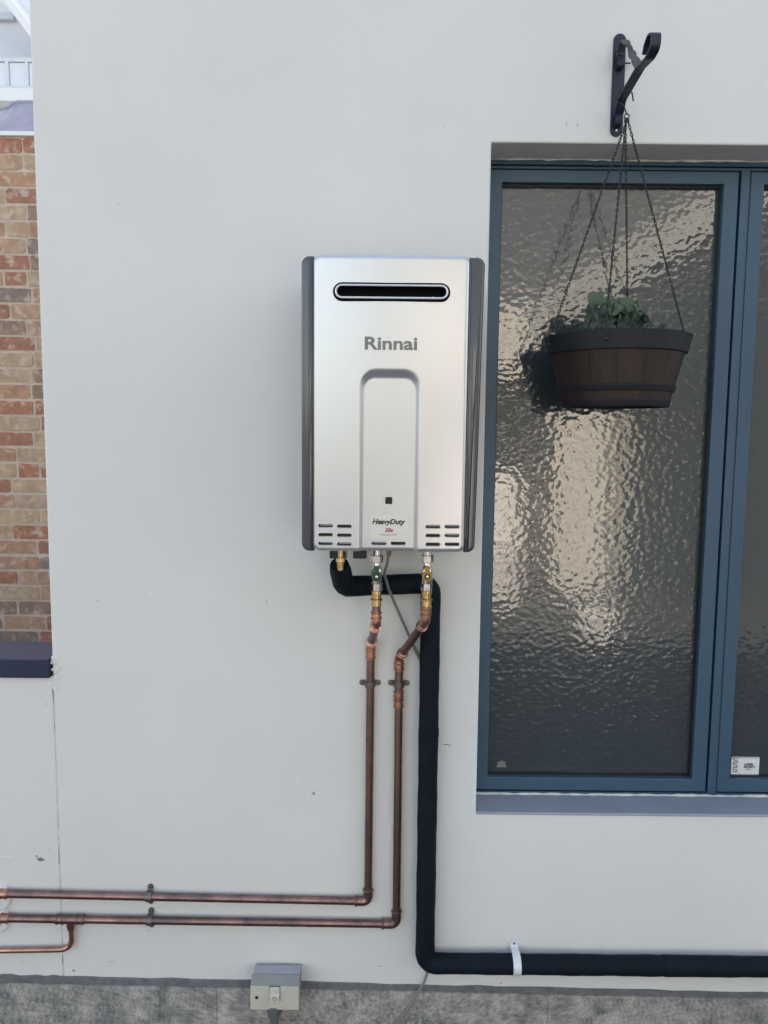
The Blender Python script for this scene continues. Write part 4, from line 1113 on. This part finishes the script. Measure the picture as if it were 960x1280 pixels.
# chains: four, gathered on a ring under the hook
apex = at(784, 143, -.055); apex.y = -.052
def chain(p, q_, name='chain', pitch=.0075):
    m = MB(); D = q_-p; L_ = D.length; n = int(L_/pitch); d = D/L_
    ref = Vector((0, 1, 0)); u = (ref-d*ref.dot(d)).normalized(); w2 = d.cross(u)
    for i in range(n):
        c_ = p + d*((i+.5)*L_/n); s1 = u if i % 2 else w2
        s1 = (s1 + (w2 if i % 2 else u)*random.uniform(-.35, .35)).normalized()
        ax = []
        for k_ in range(10):
            a = 2*math.pi*k_/10; ax.append(c_ + s1*.0023*math.cos(a) + d*.0056*math.sin(a))
        m.tube(ax+[ax[0]], .00098, 5, cap=False)
    o = m.build(name, 'chain_black', tub); return o
lugs = []
for (px, py, Y) in ((690, 411, PY-.03), (857.5, 407, PY+.03), (757, 409.5, PY-RR+.004), (786, 402, PY+RR-.012)):
    c_ = at(px, py, Y); c_.z = zr+.006; lugs.append(c_)
for i, l in enumerate(lugs):
    chain(apex + Vector((random.uniform(-.003, .003), random.uniform(-.003, .003), -.008)), l)
    out = (l - Vector((pcx, PY, l.z))).normalized(); lp = Vector((pcx, PY, zr)) + out*(RR-.004)
    MB().tube([lp+Vector((0, 0, .009)), lp+out*.008+Vector((0, 0, .004)), lp+out*.0085+Vector((0, 0, -.010)), lp+out*.006+Vector((0, 0, -.020))], .0012, 6).build('hook', 'chain_black', tub)
    kn = lp+out*.003+Vector((0, 0, -.021)); MB().rod(kn, out, [(0, .0038), (.003, .0040), (.0055, .002)], 10).build('knob', 'chain_black', tub)
# gathering ring and S-hook over the bracket arm
ay, az = -.052, zat(780, 118, .052)
rg = [apex + Vector((.0055*math.cos(R(a)), 0, .0055*math.sin(R(a))-.003)) for a in range(0, 361, 24)]
MB().tube(rg, .0013, 6, cap=False).build('ring', 'chain_black', tub)
arm_z = z1_ + (z2_-z1_)*(.052-.045)/.115
hk = [apex+Vector((0, 0, .001)), apex+Vector((-.008, 0, .020)), Vector((xc-.0145, -.052, arm_z-.012)), Vector((xc-.0145, -.053, arm_z+.006)), Vector((xc-.006, -.054, arm_z+.011)), Vector((xc+.008, -.056, arm_z+.011)), Vector((xc+.0155, -.058, arm_z+.005)), Vector((xc+.0185, -.060, arm_z-.014))]
MB().tube(fillet(hk, .008, 4), .0016, 8).build('swivel_hook', 'chain_black', tub)

# plant
plant = thing('leafy_plant', (pcx, PY, zr-.008), 'small green plant with rounded leaves growing in the hanging planter', 'plant')
def leaf_mesh(sz, seed):
    rnd = random.Random(seed); vs_ = [(0, 0, 0)]; S = 26; fs = []
    for j, r_ in enumerate((.4, .75, 1.0)):
        for k_ in range(S):
            a = 2*math.pi*k_/S; notch = 1-.55*math.exp(-((math.sin(a/2))/.16)**2) if j > 0 else 1-.3*math.exp(-((math.sin(a/2))/.2)**2)
            sc_ = 1+.07*math.cos(a*9) if j == 2 else 1
            x, y = r_*sc_*notch*math.cos(a), r_*sc_*notch*math.sin(a)
            vs_.append((x*sz, y*sz, sz*(.34*r_*r_ - .10*r_*math.cos(a*5) - .22*r_*r_*abs(math.cos(a)) + rnd.uniform(-.02, .02))))
    fs = [(0, 1+k_, 1+(k_+1) % S) for k_ in range(S)] + [(1+j*S+k_, 1+(j+1)*S+k_, 1+(j+1)*S+(k_+1) % S, 1+j*S+(k_+1) % S) for j in range(2) for k_ in range(S)]
    return MB().add(vs_, fs)
LV = [(749, 371, -.02, .031, 'leaf_light', (40, -25)), (742, 388, -.075, .026, 'leaf_dark', (62, -30)), (757, 387, -.085, .025, 'leaf_dark', (68, 10)), (771, 393, -.09, .028, 'leaf_dark', (60, -8)),
      (785, 379, -.03, .030, 'leaf_light', (42, 15)), (797, 389, -.06, .028, 'leaf_light', (55, 30)), (779, 384, -.06, .026, 'leaf_dark', (50, 0)), (762, 378, -.03, .026, 'leaf_light', (45, -5)),
      (748, 397, -.10, .022, 'leaf_dark', (75, -30)), (790, 397, -.10, .024, 'leaf_dark', (72, 18)), (773, 376, .0, .026, 'leaf_light', (35, 8)), (802, 398, -.07, .020, 'leaf_dark', (65, 40)),
      (761, 400, -.11, .020, 'leaf_dark', (80, 0)), (737, 401, -.08, .016, 'leaf_dark', (65, -50)), (781, 401, -.115, .019, 'leaf_dark', (78, 10)), (812, 402, -.05, .012, 'leaf_dark', (50, 40)), (828, 404, -.05, .011, 'leaf_dark', (40, 10)), (730, 404, -.05, .012, 'leaf_dark', (50, -30))]
rl_ = random.Random(3)
for k_ in range(20):
    LV.append((rl_.uniform(736, 806), rl_.uniform(376, 402), rl_.uniform(-.11, .02), rl_.uniform(.012, .021), rl_.choice(['leaf_light', 'leaf_dark', 'leaf_dark']), (rl_.uniform(25, 85), rl_.uniform(-45, 45))))
for i, (px, py, Y, sz, m, (tx, rz)) in enumerate(LV):
    sz *= .86; c_ = at(px, py+4.5, PY+Y); me = leaf_mesh(sz, i)
    o = me.build('leaf', m, None); o.parent = plant
    o.location = c_ - plant.location; o.rotation_euler = (R(tx), R(rz), R(random.uniform(-60, 60)))
    bs = Vector((pcx + (c_.x-pcx)*.35, PY+Y*.35, zr-.008))
    MB().tube([bs, bs.lerp(c_, .55)+Vector((0, -.004, .004)), c_], [.0018, .0015, .0011], 6).build('stem', 'stem', plant)
